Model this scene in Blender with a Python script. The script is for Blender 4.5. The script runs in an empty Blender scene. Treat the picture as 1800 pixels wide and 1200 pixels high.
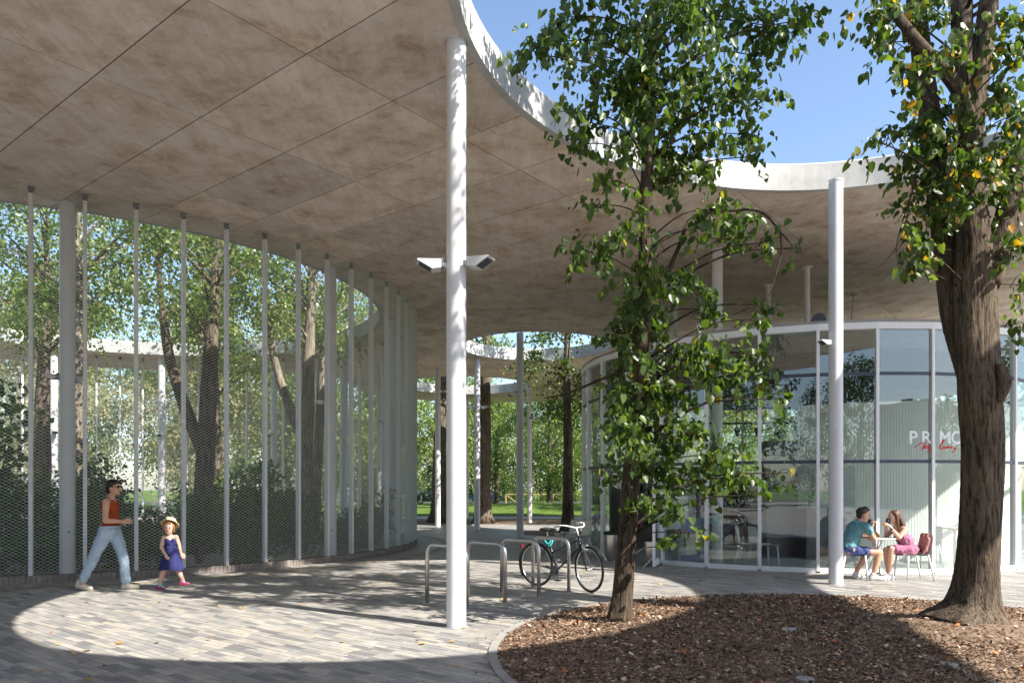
import bpy, bmesh, math, random
import numpy as np
from mathutils import Vector, Matrix, Quaternion
from mathutils.geometry import delaunay_2d_cdt

R = math.radians
SC = bpy.context.scene
COL = SC.collection
random.seed(7)
RNG = np.random.default_rng(11)

# ------------------------------------------------------------------ camera, sky, sun, exposure
F, HZ, CH = 1313.0, 860.0, 1.55          # focal length and horizon row of an 1800 px wide picture, eye height
cam = bpy.data.cameras.new("camera")
cam.sensor_width = 36.0
cam.lens = 36.0 * F / 1800.0
cam.shift_y = (HZ - 600.0) / 1800.0
cam.clip_start, cam.clip_end = 0.05, 3000
camo = bpy.data.objects.new("camera", cam)
COL.objects.link(camo)
camo.location = (0, 0, CH)
camo.rotation_euler = (R(90), 0, 0)
SC.camera = camo

SUN_AZ = math.atan2(0.84, -0.54)          # from +Y towards +X
SUN_EL = R(42.9)
w = bpy.data.worlds.new("World")
SC.world = w
w.use_nodes = True
wn, wl = w.node_tree.nodes, w.node_tree.links
wn.clear()
sky = wn.new("ShaderNodeTexSky")
sky.sky_type = 'NISHITA'
sky.sun_disc = False
sky.sun_elevation = SUN_EL
sky.sun_rotation = SUN_AZ
sky.air_density = 1.0
sky.dust_density = 0.9
sky.ozone_density = 1.6
bg = wn.new("ShaderNodeBackground")
bg.inputs[1].default_value = 0.118
wo = wn.new("ShaderNodeOutputWorld")
wl.new(sky.outputs[0], bg.inputs[0])
wl.new(bg.outputs[0], wo.inputs[0])

sl = bpy.data.lights.new("sun", 'SUN')
sl.energy = 5.0
sl.angle = R(0.53)
sl.color = (1.0, 0.945, 0.85)
so = bpy.data.objects.new("sun", sl)
COL.objects.link(so)
S = Vector((math.sin(SUN_AZ) * math.cos(SUN_EL), math.cos(SUN_AZ) * math.cos(SUN_EL), math.sin(SUN_EL)))
so.rotation_euler = (-S).to_track_quat('-Z', 'Y').to_euler()
so.location = S * 60

SC.view_settings.view_transform = 'Standard'
SC.view_settings.look = 'None'
SC.view_settings.gamma = 1.0
SC.view_settings.use_curve_mapping = False
SC.view_settings.exposure = 1.3
SC.render.engine = 'CYCLES'
SC.cycles.max_bounces = 12
SC.cycles.diffuse_bounces = 9
SC.cycles.glossy_bounces = 4
SC.cycles.transmission_bounces = 4
SC.cycles.transparent_max_bounces = 16
SC.cycles.caustics_reflective = False
SC.cycles.caustics_refractive = False
SC.cycles.sample_clamp_indirect = 6.0
SC.cycles.use_denoising = True
SC.cycles.use_adaptive_sampling = True
SC.cycles.adaptive_threshold = 0.015

# ------------------------------------------------------------------ helpers
def at(px, py, Y):
    """point at depth Y behind picture position (px, py) of the 1800 x 1200 photograph"""
    return Vector(((px - 900.0) * Y / F, Y, CH + (HZ - py) * Y / F))

def gp(px, py, z=0.0):
    return at(px, py, F * (CH - z) / (py - HZ))

def sp(px, py, z):
    Y = F * (z - CH) / (HZ - py)
    return at(px, py, Y)

def tag(o, label=None, cat=None, group=None, kind=None):
    if label: o["label"] = label
    if cat: o["category"] = cat
    if group: o["group"] = group
    if kind: o["kind"] = kind
    return o

def empty(name, loc=(0, 0, 0), rz=0.0, label=None, cat=None, group=None, kind=None):
    o = bpy.data.objects.new(name, None)
    o.empty_display_size = 0.2
    COL.objects.link(o)
    o.location = loc
    o.rotation_euler = (0, 0, rz)
    return tag(o, label, cat, group, kind)

def link(name, me, parent=None, loc=None, rot=None):
    o = bpy.data.objects.new(name, me)
    COL.objects.link(o)
    if parent: o.parent = parent
    if loc is not None: o.location = loc
    if rot is not None: o.rotation_euler = rot
    return o

def copy_tree(o, parent=None):
    c = o.copy()
    COL.objects.link(c)
    c.parent = parent
    for ch in [x for x in ALLKIDS(o)]:
        copy_tree(ch, c)
    return c

def ALLKIDS(o):
    return [x for x in bpy.data.objects if x.parent == o]

def frame_of(d):
    d = d.normalized()
    u = Vector((0, 0, 1)) if abs(d.z) < 0.9 else Vector((1, 0, 0))
    a = d.cross(u).normalized()
    return a, d.cross(a).normalized()

class MB:
    """collects faces, with a material slot each, for ONE mesh object"""
    def __init__(s):
        s.v, s.f, s.m = [], [], []
    def face(s, pts, m=0):
        n = len(s.v)
        s.v += [tuple(p) for p in pts]
        s.f.append(tuple(range(n, n + len(pts))))
        s.m.append(m)
    def raw(s, V, Fs, m=0):
        n = len(s.v)
        s.v += [tuple(p) for p in V]
        s.f += [tuple(i + n for i in f) for f in Fs]
        s.m += [m] * len(Fs)
    def box(s, c, size, rz=0.0, m=0, mat=None):
        hx, hy, hz = size[0] / 2, size[1] / 2, size[2] / 2
        M = mat if mat is not None else Matrix.Rotation(rz, 3, 'Z')
        c = Vector(c)
        V = [c + M @ Vector((x * hx, y * hy, z * hz)) for z in (-1, 1) for y in (-1, 1) for x in (-1, 1)]
        s.raw(V, [(0, 2, 3, 1), (4, 5, 7, 6), (0, 1, 5, 4), (2, 6, 7, 3), (0, 4, 6, 2), (1, 3, 7, 5)], m)
    def tube(s, pts, radii, seg=10, m=0, caps=True, jit=0.0):
        pts = [Vector(p) for p in pts]
        if not hasattr(radii, '__len__'): radii = [radii] * len(pts)
        n0 = len(s.v)
        a = None
        for i, p in enumerate(pts):
            d = (pts[min(i + 1, len(pts) - 1)] - pts[max(i - 1, 0)])
            if d.length < 1e-7: d = Vector((0, 0, 1))
            d.normalize()
            if a is None:
                a, b = frame_of(d)
            else:
                a = (a - d * a.dot(d))
                if a.length < 1e-5: a, b = frame_of(d)
                a.normalize()
                b = d.cross(a)
            for k in range(seg):
                t = 2 * math.pi * k / seg
                rr = radii[i] * (1 + (random.uniform(-jit, jit) if jit else 0))
                s.v.append(tuple(p + (a * math.cos(t) + b * math.sin(t)) * rr))
        for i in range(len(pts) - 1):
            for k in range(seg):
                k2 = (k + 1) % seg
                s.f.append((n0 + i * seg + k, n0 + i * seg + k2, n0 + (i + 1) * seg + k2, n0 + (i + 1) * seg + k))
                s.m.append(m)
        if caps:
            s.f.append(tuple(n0 + k for k in reversed(range(seg)))); s.m.append(m)
            e = n0 + (len(pts) - 1) * seg
            s.f.append(tuple(e + k for k in range(seg))); s.m.append(m)
    def cyl(s, c, r, z0, z1, seg=16, m=0, r2=None):
        s.tube([(c[0], c[1], z0), (c[0], c[1], z1)], [r, r if r2 is None else r2], seg, m)
    def lathe(s, c, prof, seg=16, m=0):
        """prof: (radius, z) pairs from bottom to top round a vertical axis at c"""
        n0 = len(s.v)
        for r, z in prof:
            for k in range(seg):
                t = 2 * math.pi * k / seg
                s.v.append((c[0] + r * math.cos(t), c[1] + r * math.sin(t), c[2] + z))
        for i in range(len(prof) - 1):
            for k in range(seg):
                k2 = (k + 1) % seg
                s.f.append((n0 + i * seg + k, n0 + i * seg + k2, n0 + (i + 1) * seg + k2, n0 + (i + 1) * seg + k)); s.m.append(m)
    def ell(s, c, r, m=0, nu=12, nv=8, mat=None):
        c = Vector(c)
        n0 = len(s.v)
        for j in range(nv + 1):
            ph = math.pi * j / nv
            for k in range(nu):
                t = 2 * math.pi * k / nu
                p = Vector((r[0] * math.sin(ph) * math.cos(t), r[1] * math.sin(ph) * math.sin(t), -r[2] * math.cos(ph)))
                if mat is not None: p = mat @ p
                s.v.append(tuple(c + p))
        for j in range(nv):
            for k in range(nu):
                k2 = (k + 1) % nu
                s.f.append((n0 + j * nu + k, n0 + j * nu + k2, n0 + (j + 1) * nu + k2, n0 + (j + 1) * nu + k)); s.m.append(m)
    def mesh(s, name, mats, origin=(0, 0, 0), smooth=False):
        me = bpy.data.meshes.new(name)
        o = Vector(origin)
        me.from_pydata([tuple(Vector(p) - o) for p in s.v], [], s.f)
        for mt in (mats if isinstance(mats, (list, tuple)) else [mats]):
            me.materials.append(mt)
        me.polygons.foreach_set("material_index", s.m)
        if smooth:
            me.polygons.foreach_set("use_smooth", [True] * len(me.polygons))
        me.validate(clean_customdata=False)
        me.update()
        return me
    def build(s, name, mats, parent=None, origin=(0, 0, 0), smooth=False, loc=None):
        return link(name, s.mesh(name, mats, origin, smooth), parent, loc)

def catmull(pts, n=6):
    P = [Vector(p) for p in pts]
    P = [P[0] * 2 - P[1]] + P + [P[-1] * 2 - P[-2]]
    out = []
    for i in range(1, len(P) - 2):
        for k in range(n):
            t = k / n
            a, b, c, d = P[i - 1], P[i], P[i + 1], P[i + 2]
            out.append(0.5 * ((2 * b) + (c - a) * t + (2 * a - 5 * b + 4 * c - d) * t * t + (3 * b - a - 3 * c + d) * t ** 3))
    out.append(P[-2])
    return out

def lerp_list(vals, n):
    xs = np.linspace(0, len(vals) - 1, n)
    return list(np.interp(xs, range(len(vals)), vals))

# ------------------------------------------------------------------ materials
def newmat(name):
    m = bpy.data.materials.new(name)
    m.use_nodes = True
    nt = m.node_tree
    b = nt.nodes["Principled BSDF"]
    return m, nt.nodes, nt.links, b

def setp(b, rough=0.6, metal=0.0, spec=0.5):
    b.inputs["Roughness"].default_value = rough
    b.inputs["Metallic"].default_value = metal
    b.inputs["Specular IOR Level"].default_value = spec

def ramp(n, stops):
    r = n.new("ShaderNodeValToRGB")
    e = r.color_ramp.elements
    while len(e) < len(stops): e.new(0.5)
    for i, (p, c) in enumerate(stops):
        e[i].position = p
        e[i].color = (c[0], c[1], c[2], 1) if hasattr(c, '__len__') else (c, c, c, 1)
    return r

def mixc(n, l, a, b, f, mode='MIX'):
    x = n.new("ShaderNodeMix")
    x.data_type = 'RGBA'
    x.blend_type = mode
    def put(i, v):
        if hasattr(v, 'is_linked'): l.new(v, x.inputs[i])
        elif hasattr(v, '__len__'): x.inputs[i].default_value = (v[0], v[1], v[2], 1)
        else: x.inputs[i].default_value = v
    put(0, f); put(6, a); put(7, b)
    return x.outputs[2]

def noise(n, l, vec, scale, detail=4, rough=0.55, dist=0.0):
    t = n.new("ShaderNodeTexNoise")
    t.inputs["Scale"].default_value = scale
    t.inputs["Detail"].default_value = detail
    t.inputs["Roughness"].default_value = rough
    t.inputs["Distortion"].default_value = dist
    if vec is not None: l.new(vec, t.inputs["Vector"])
    return t

def worldpos(n):
    return n.new("ShaderNodeNewGeometry").outputs["Position"]

def objpos(n):
    return n.new("ShaderNodeTexCoord").outputs["Object"]

def mapped(n, l, vec, scale=(1, 1, 1), rot=(0, 0, 0)):
    m = n.new("ShaderNodeMapping")
    m.inputs["Scale"].default_value = scale
    m.inputs["Rotation"].default_value = rot
    l.new(vec, m.inputs["Vector"])
    return m.outputs[0]

def bump(n, l, b, h, strength=0.3, dist=0.01):
    x = n.new("ShaderNodeBump")
    x.inputs["Strength"].default_value = strength
    x.inputs["Distance"].default_value = dist
    l.new(h, x.inputs["Height"])
    l.new(x.outputs[0], b.inputs["Normal"])

def plain(name, c, rough=0.6, metal=0.0, spec=0.5, var=0.12, scale=6.0, bmp=0.0):
    """a colour with faint uneven wear"""
    m, n, l, b = newmat(name)
    setp(b, rough, metal, spec)
    t = noise(n, l, objpos(n), scale, 5)
    lo = tuple(x * (1 - var) for x in c); hi = tuple(min(1, x * (1 + var)) for x in c)
    r = ramp(n, [(0.3, lo), (0.7, hi)])
    l.new(t.outputs[0], r.inputs[0])
    l.new(r.outputs[0], b.inputs["Base Color"])
    if bmp:
        t2 = noise(n, l, objpos(n), scale * 12, 3)
        bump(n, l, b, t2.outputs[0], bmp, 0.004)
    return m

A_DIR = Vector((1.25, -1.0, 0)).normalized()      # long axis of pavers and soffit panels
B_DIR = Vector((-A_DIR.y, A_DIR.x, 0))
A_ANG = math.atan2(A_DIR.y, A_DIR.x)

def mat_soffit():
    m, n, l, b = newmat("soffit_concrete")
    setp(b, 0.75, 0, 0.25)
    P = worldpos(n)
    big = noise(n, l, P, 1.7, 10, 0.72, 0.25)
    streak = noise(n, l, mapped(n, l, P, (5.0, 0.8, 1), (0, 0, A_ANG * -1)), 1.6, 7, 0.66, 0.3)
    r1 = ramp(n, [(0.33, (0.47, 0.37, 0.285)), (0.45, (0.66, 0.57, 0.48)), (0.55, (0.74, 0.67, 0.595)), (0.70, (0.79, 0.74, 0.68))])
    l.new(big.outputs[0], r1.inputs[0])
    r2 = ramp(n, [(0.35, (0.84, 0.80, 0.76)), (0.62, (1.0, 1.0, 1.0))])
    l.new(streak.outputs[0], r2.inputs[0])
    c = mixc(n, l, r1.outputs[0], r2.outputs[0], 0.75, 'MULTIPLY')
    oi = n.new("ShaderNodeObjectInfo")
    r3 = ramp(n, [(0, (0.86, 0.85, 0.84)), (1, (1.08, 1.05, 1.02))])
    l.new(oi.outputs["Random"], r3.inputs[0])
    c = mixc(n, l, c, r3.outputs[0], 1.0, 'MULTIPLY')
    rust = noise(n, l, P, 2.3, 6, 0.7, 0.8)
    rr = ramp(n, [(0.60, 0), (0.74, 1)])
    l.new(rust.outputs[0], rr.inputs[0])
    mul = n.new("ShaderNodeMath"); mul.operation = 'MULTIPLY'; mul.inputs[1].default_value = 0.40
    l.new(rr.outputs[0], mul.inputs[0])
    c = mixc(n, l, c, (0.30, 0.17, 0.095), mul.outputs[0])
    spk = noise(n, l, P, 26, 2, 0.5)
    rs = ramp(n, [(0.66, 0), (0.74, 1)])
    l.new(spk.outputs[0], rs.inputs[0])
    m2 = n.new("ShaderNodeMath"); m2.operation = 'MULTIPLY'; m2.inputs[1].default_value = 0.5
    l.new(rs.outputs[0], m2.inputs[0])
    c = mixc(n, l, c, (0.12, 0.09, 0.07), m2.outputs[0])
    l.new(c, b.inputs["Base Color"])
    fine = noise(n, l, P, 18, 6, 0.6)
    bump(n, l, b, fine.outputs[0], 0.25, 0.004)
    return m

def mat_fascia():
    m, n, l, b = newmat("edge_concrete")
    setp(b, 0.7, 0, 0.3)
    P = worldpos(n)
    t = noise(n, l, P, 2.2, 7, 0.65, 0.2)
    r = ramp(n, [(0.3, (0.36, 0.355, 0.345)), (0.55, (0.47, 0.465, 0.455)), (0.8, (0.55, 0.545, 0.53))])
    l.new(t.outputs[0], r.inputs[0])
    d = noise(n, l, mapped(n, l, P, (2.5, 2.5, 0.6)), 2.4, 6, 0.7)
    rd = ramp(n, [(0.60, (1, 1, 1)), (0.78, (0.62, 0.60, 0.57))])
    l.new(d.outputs[0], rd.inputs[0])
    c = mixc(n, l, r.outputs[0], rd.outputs[0], 0.8, 'MULTIPLY')
    l.new(c, b.inputs["Base Color"])
    f = noise(n, l, P, 30, 5)
    bump(n, l, b, f.outputs[0], 0.25, 0.004)
    return m

def mat_paver(name, c):
    m, n, l, b = newmat(name)
    setp(b, 0.55, 0, 0.5)
    P = worldpos(n)
    t = noise(n, l, P, 3.0, 6, 0.65)
    g = noise(n, l, P, 90, 3, 0.6)
    r = ramp(n, [(0.3, tuple(x * 0.8 for x in c)), (0.7, tuple(x * 1.18 for x in c))])
    l.new(t.outputs[0], r.inputs[0])
    r2 = ramp(n, [(0.3, (0.78, 0.78, 0.78)), (0.7, (1.15, 1.15, 1.15))])
    l.new(g.outputs[0], r2.inputs[0])
    col = mixc(n, l, r.outputs[0], r2.outputs[0], 1.0, 'MULTIPLY')
    st = noise(n, l, P, 0.7, 5, 0.7, 0.5)
    r3 = ramp(n, [(0.35, (0.80, 0.79, 0.78)), (0.6, (1, 1, 1))])
    l.new(st.outputs[0], r3.inputs[0])
    col = mixc(n, l, col, r3.outputs[0], 0.8, 'MULTIPLY')
    l.new(col, b.inputs["Base Color"])
    bump(n, l, b, g.outputs[0], 0.25, 0.003)
    return m

def mat_farpave():
    m, n, l, b = newmat("far_paving")
    setp(b, 0.5, 0, 0.55)
    P = worldpos(n)
    v = mapped(n, l, P, (1, 1, 1), (0, 0, -A_ANG))
    br = n.new("ShaderNodeTexBrick")
    l.new(v, br.inputs["Vector"])
    br.inputs["Color1"].default_value = (0.39, 0.36, 0.33, 1)
    br.inputs["Color2"].default_value = (0.235, 0.23, 0.225, 1)
    br.inputs["Mortar"].default_value = (0.09, 0.088, 0.085, 1)
    br.inputs["Scale"].default_value = 1.0
    br.inputs["Brick Width"].default_value = 0.325
    br.inputs["Row Height"].default_value = 0.08
    br.inputs["Mortar Size"].default_value = 0.003
    br.offset = 0.37
    t = noise(n, l, P, 1.2, 6, 0.7)
    r = ramp(n, [(0.3, (0.78, 0.78, 0.78)), (0.7, (1.1, 1.1, 1.1))])
    l.new(t.outputs[0], r.inputs[0])
    c = mixc(n, l, br.outputs[0], r.outputs[0], 1.0, 'MULTIPLY')
    l.new(c, b.inputs["Base Color"])
    return m

def mat_noise(name, stops, scale, rough=0.85, detail=7, bmp=0.5, bscale=None, bdist=0.02, spec=0.2):
    m, n, l, b = newmat(name)
    setp(b, rough, 0, spec)
    P = worldpos(n)
    t = noise(n, l, P, scale, detail, 0.68, 0.2)
    r = ramp(n, stops)
    l.new(t.outputs[0], r.inputs[0])
    l.new(r.outputs[0], b.inputs["Base Color"])
    if bmp:
        t2 = noise(n, l, P, bscale or scale * 5, 5, 0.65)
        bump(n, l, b, t2.outputs[0], bmp, bdist)
    return m

def mat_bark(name, dark, light, moss=0.0, sc=1.0):
    m, n, l, b = newmat(name)
    setp(b, 0.9, 0, 0.15)
    P = objpos(n)
    v = mapped(n, l, P, (13 * sc, 13 * sc, 1.7 * sc))
    t = noise(n, l, v, 1.6, 7, 0.62, 1.2)
    t2 = noise(n, l, mapped(n, l, P, (34 * sc, 34 * sc, 6 * sc)), 1.5, 5, 0.65, 0.6)
    mx = n.new("ShaderNodeMath"); mx.operation = 'MULTIPLY_ADD'
    l.new(t2.outputs[0], mx.inputs[0]); mx.inputs[1].default_value = 0.45
    l.new(t.outputs[0], mx.inputs[2])
    r = ramp(n, [(0.56, dark), (0.70, tuple((a + c) / 2 for a, c in zip(dark, light))), (0.86, light)])
    l.new(mx.outputs[0], r.inputs[0])
    c = r.outputs[0]
    big = noise(n, l, P, 1.6, 5, 0.6)
    rb = ramp(n, [(0.35, (0.72, 0.70, 0.68)), (0.65, (1.15, 1.12, 1.05))])
    l.new(big.outputs[0], rb.inputs[0])
    c = mixc(n, l, c, rb.outputs[0], 1.0, 'MULTIPLY')
    if moss:
        ms = noise(n, l, P, 5, 6, 0.7)
        rm = ramp(n, [(0.60, 0), (0.70, moss)])
        l.new(ms.outputs[0], rm.inputs[0])
        c = mixc(n, l, c, (0.20, 0.17, 0.05), rm.outputs[0])
    l.new(c, b.inputs["Base Color"])
    bump(n, l, b, mx.outputs[0], 1.0, 0.035)
    return m

def mat_leaf(name, stops, trans=0.42, gloss=0.38):
    m, n, l, b = newmat(name)
    setp(b, gloss, 0, 0.45)
    a = n.new("ShaderNodeAttribute")
    a.attribute_name = "tint"
    r = ramp(n, stops)
    l.new(a.outputs["Fac"], r.inputs[0])
    l.new(r.outputs[0], b.inputs["Base Color"])
    tr = n.new("ShaderNodeBsdfTranslucent")
    br = mixc(n, l, r.outputs[0], (1.7, 1.9, 0.6), 1.0, 'MULTIPLY')
    l.new(br, tr.inputs["Color"])
    mx = n.new("ShaderNodeMixShader")
    mx.inputs[0].default_value = trans
    l.new(b.outputs[0], mx.inputs[1])
    l.new(tr.outputs[0], mx.inputs[2])
    l.new(mx.outputs[0], n["Material Output"].inputs[0])
    return m

def mat_glass():
    m, n, l, b = newmat("window_glass")
    n.remove(b)
    tr = n.new("ShaderNodeBsdfTransparent")
    tr.inputs[0].default_value = (0.90, 0.935, 0.92, 1)
    gl = n.new("ShaderNodeBsdfGlossy")
    gl.inputs["Roughness"].default_value = 0.0
    gl.inputs[0].default_value = (0.95, 0.97, 1, 1)
    lw = n.new("ShaderNodeLayerWeight")
    pw = n.new("ShaderNodeMath"); pw.operation = 'POWER'; pw.inputs[1].default_value = 5.0
    l.new(lw.outputs["Facing"], pw.inputs[0])
    fr = n.new("ShaderNodeMath"); fr.operation = 'MULTIPLY_ADD'; fr.inputs[1].default_value = 0.92; fr.inputs[2].default_value = 0.08
    l.new(pw.outputs[0], fr.inputs[0])
    t = noise(n, l, worldpos(n), 0.9, 2, 0.5)
    bp = n.new("ShaderNodeBump"); bp.inputs["Strength"].default_value = 0.06; bp.inputs["Distance"].default_value = 0.03
    l.new(t.outputs[0], bp.inputs["Height"]); l.new(bp.outputs[0], gl.inputs["Normal"])
    mx = n.new("ShaderNodeMixShader")
    l.new(fr.outputs[0], mx.inputs[0]); l.new(tr.outputs[0], mx.inputs[1]); l.new(gl.outputs[0], mx.inputs[2])
    l.new(mx.outputs[0], n["Material Output"].inputs[0])
    return m

M = {}
M['soffit'] = mat_soffit()
M['fascia'] = mat_fascia()
M['joint'] = plain("dark_joint", (0.10, 0.085, 0.072), 0.9)  # dark colour of the recessed panel joints
M['white'] = plain("white_paint", (0.63, 0.63, 0.65), 0.35, 0, 0.5, 0.04, 3.0)
M['fencepost'] = plain("fence_post_paint", (0.72, 0.72, 0.73), 0.4, 0.0, 0.5, 0.05)
M['mesh'] = plain("expanded_metal_paint", (0.66, 0.68, 0.66), 0.45, 0.0, 0.5, 0.05)
M['steel'] = plain("brushed_steel", (0.62, 0.60, 0.57), 0.28, 1.0, 0.5, 0.06, 20)
M['darksteel'] = plain("dark_steel", (0.20, 0.20, 0.22), 0.4, 0.8, 0.5)
M['glass'] = mat_glass()
M['frame'] = plain("white_aluminium", (0.78, 0.78, 0.80), 0.35, 0.0, 0.5, 0.03)
M['transom'] = plain("dark_transom_paint", (0.05, 0.055, 0.085), 0.4, 0.2, 0.5)
PAV = [mat_paver("paver_beige", (0.40, 0.37, 0.33)), mat_paver("paver_grey", (0.31, 0.30, 0.285)),
       mat_paver("paver_blue_grey", (0.265, 0.26, 0.255)), mat_paver("paver_charcoal", (0.20, 0.195, 0.197)),
       mat_paver("paver_taupe", (0.35, 0.328, 0.30))]
M['farpave'] = mat_farpave()
M['kerb'] = mat_noise("kerb_concrete", [(0.3, (0.22, 0.21, 0.20)), (0.7, (0.32, 0.31, 0.295))], 5, 0.85, 6, 0.3, 60, 0.004)
M['curbbrick'] = mat_noise("curb_brick_clay", [(0.3, (0.17, 0.145, 0.13)), (0.7, (0.30, 0.265, 0.24))], 4, 0.85, 6, 0.4, 60, 0.004)
M['tan'] = mat_noise("tan_strip", [(0.3, (0.36, 0.24, 0.14)), (0.7, (0.46, 0.32, 0.20))], 6, 0.7)
M['soil'] = mat_noise("bark_mulch_soil", [(0.3, (0.10, 0.062, 0.042)), (0.5, (0.21, 0.145, 0.10)), (0.7, (0.36, 0.265, 0.19))], 9, 0.95, 8, 0.9, 40, 0.03)
M['bounce_soil'] = mat_noise('pale_bounce_soil', [(0.3, (0.20, 0.17, 0.14)), (0.7, (0.42, 0.37, 0.31))], 5, 0.95, 8, 0.7, 40, 0.02)  # unseen courtyard soil, made pale to bounce sunlight onto the soffit
M['grass'] = mat_noise("grass_ground", [(0.32, (0.050, 0.095, 0.014)), (0.5, (0.105, 0.175, 0.026)), (0.68, (0.19, 0.245, 0.05))], 1.3, 0.9, 10, 1.0, 14, 0.12)
M['lawnfar'] = M['grass']
M['path'] = mat_noise("pale_path", [(0.3, (0.36, 0.33, 0.30)), (0.7, (0.46, 0.43, 0.39))], 2, 0.9)
M['added_forecourt'] = mat_noise('added_forecourt_paving', [(0.3, (0.25, 0.235, 0.215)), (0.7, (0.33, 0.31, 0.285))], 2, 0.9)
M['road'] = mat_noise("asphalt", [(0.3, (0.05, 0.05, 0.055)), (0.7, (0.085, 0.085, 0.09))], 3, 0.85)
M['bark'] = mat_bark("lime_bark", (0.024, 0.017, 0.012), (0.175, 0.137, 0.105), 0.5)
M['bark_shaded'] = mat_bark('shaded_lime_bark', (0.016, 0.012, 0.009), (0.115, 0.088, 0.066), 0.3)  # darker copy of the lime bark; leaf shade put into its colour
M['twig'] = mat_bark('twig_bark', (0.015, 0.011, 0.008), (0.075, 0.055, 0.040), 0.0)
M['bark2'] = mat_bark("rough_bark", (0.035, 0.028, 0.022), (0.21, 0.175, 0.14), 0.3, 0.8)
M['barkpale'] = mat_bark("pale_bark", (0.05, 0.042, 0.035), (0.34, 0.30, 0.25), 0.3, 0.9)
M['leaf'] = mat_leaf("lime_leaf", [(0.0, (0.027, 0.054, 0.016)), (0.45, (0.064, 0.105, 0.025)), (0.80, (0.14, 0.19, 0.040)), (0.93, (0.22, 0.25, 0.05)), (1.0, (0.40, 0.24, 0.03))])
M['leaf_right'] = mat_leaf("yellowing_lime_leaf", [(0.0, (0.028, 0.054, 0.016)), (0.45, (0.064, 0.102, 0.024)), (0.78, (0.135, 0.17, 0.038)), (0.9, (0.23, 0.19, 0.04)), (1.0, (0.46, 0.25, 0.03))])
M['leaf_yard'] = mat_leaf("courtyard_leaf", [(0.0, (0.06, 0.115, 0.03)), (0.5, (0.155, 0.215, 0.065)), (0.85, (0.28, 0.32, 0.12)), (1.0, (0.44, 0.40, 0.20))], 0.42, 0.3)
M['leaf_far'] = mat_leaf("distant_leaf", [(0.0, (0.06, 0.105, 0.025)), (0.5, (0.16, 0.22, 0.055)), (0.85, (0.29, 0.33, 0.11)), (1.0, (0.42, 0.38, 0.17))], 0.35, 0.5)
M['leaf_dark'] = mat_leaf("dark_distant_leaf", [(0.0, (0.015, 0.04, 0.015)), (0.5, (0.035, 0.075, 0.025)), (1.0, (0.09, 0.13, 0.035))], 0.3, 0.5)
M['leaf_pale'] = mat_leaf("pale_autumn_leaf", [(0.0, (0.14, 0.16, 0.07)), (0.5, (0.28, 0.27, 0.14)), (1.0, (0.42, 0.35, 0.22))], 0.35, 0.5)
M['shrub'] = mat_leaf("shrub_leaf", [(0.0, (0.025, 0.06, 0.012)), (0.5, (0.07, 0.125, 0.022)), (1.0, (0.17, 0.20, 0.04))], 0.35, 0.5)
M['petal'] = plain("pink_petal", (0.62, 0.22, 0.42), 0.6)
M['chipleaf'] = mat_leaf("bark_chip", [(0.0, (0.030, 0.014, 0.008)), (0.4, (0.13, 0.068, 0.040)), (0.7, (0.32, 0.215, 0.145)), (0.9, (0.55, 0.43, 0.33)), (1.0, (0.42, 0.15, 0.05))], 0.05, 0.85)
M['fallen'] = mat_leaf("fallen_leaf", [(0.0, (0.35, 0.20, 0.06)), (0.6, (0.50, 0.30, 0.08)), (1.0, (0.30, 0.12, 0.05))], 0.1, 0.7)
# ------------------------------------------------------------------ layout of the place (metres)
ZS, ZT = 6.61, 7.06                        # soffit and top of the canopy
H1C, H1R = Vector((4.25, 7.75)), 4.88      # opening over the planting bed
YARD = Vector((-11.5, 20.5)); YH, YF, YC = 7.75, 8.75, 8.12    # courtyard centre; opening, fence and column radii
PAVC, PAVR = Vector((7.1, 19.0)), 5.25     # glass pavilion
BEDC, BEDR = Vector((3.72, 7.12)), 3.86    # planting bed
SMALLC, SMALLR = Vector((1.55, 26.7)), 1.35

def circ(c, r, n, f=None):
    out = []
    for k in range(n):
        t = 2 * math.pi * k / n
        rr = r if f is None else r + f(t)
        out.append((c[0] + rr * math.cos(t), c[1] + rr * math.sin(t)))
    return out

def h1f(t):
    th = [0, 40, 58, 66, 76, 90, 99, 108, 117, 126, 133, 146, 160, 167, 172, 180, 190, 205, 235, 270, 300, 330, 360]
    rr = [4.9, 4.95, 4.98, 4.98, 4.97, 4.90, 4.80, 4.72, 4.67, 4.65, 4.64, 4.63, 4.69, 4.73, 4.77, 4.81, 4.86, 4.95, 5.1, 5.15, 5.12, 4.95, 4.9]
    return sum(float(np.interp((math.degrees(t) + o_) % 360, th, rr)) for o_ in (-8, -4, 0, 4, 8)) / 5 - H1R

HOLES = [circ(H1C, H1R, 128, h1f), circ(YARD, YH, 128), circ((0.85, 26.6), 2.65, 64), circ((-2.2, 36.5), 3.1, 64), circ((9.3, 29.3), 5.1, 64)]  # last opening, behind the pavilion, is unseen and added to light the soffit
OUT_CTRL = [(-20, 9.5), (-14, 1.5), (-7, -2.4), (1, -3.4), (5, -2.4), (8.6, -0.2), (9.75, 2.3), (10.15, 4.6), (10.65, 7.0), (10.95, 8.6), (11.6, 10.2), (13.2, 12.0),
            (14.6, 14.4), (15.9, 18), (16.4, 23), (16.2, 29), (15.0, 35), (10.5, 40), (2, 43), (-4.5, 42.5), (-7.6, 39), (-7.4, 34.5), (-9.6, 32.4), (-13.5, 32.0), (-18, 30.4), (-21.6, 27), (-23.2, 22), (-22.8, 17)]  # unseen south-west and far east edges shaped to tune light on the soffit
_oc = [Vector((x, y, 0)) for x, y in OUT_CTRL]
OUTER = [(p.x, p.y) for p in catmull(_oc + [_oc[0]], 8)[:-1]]

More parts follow.
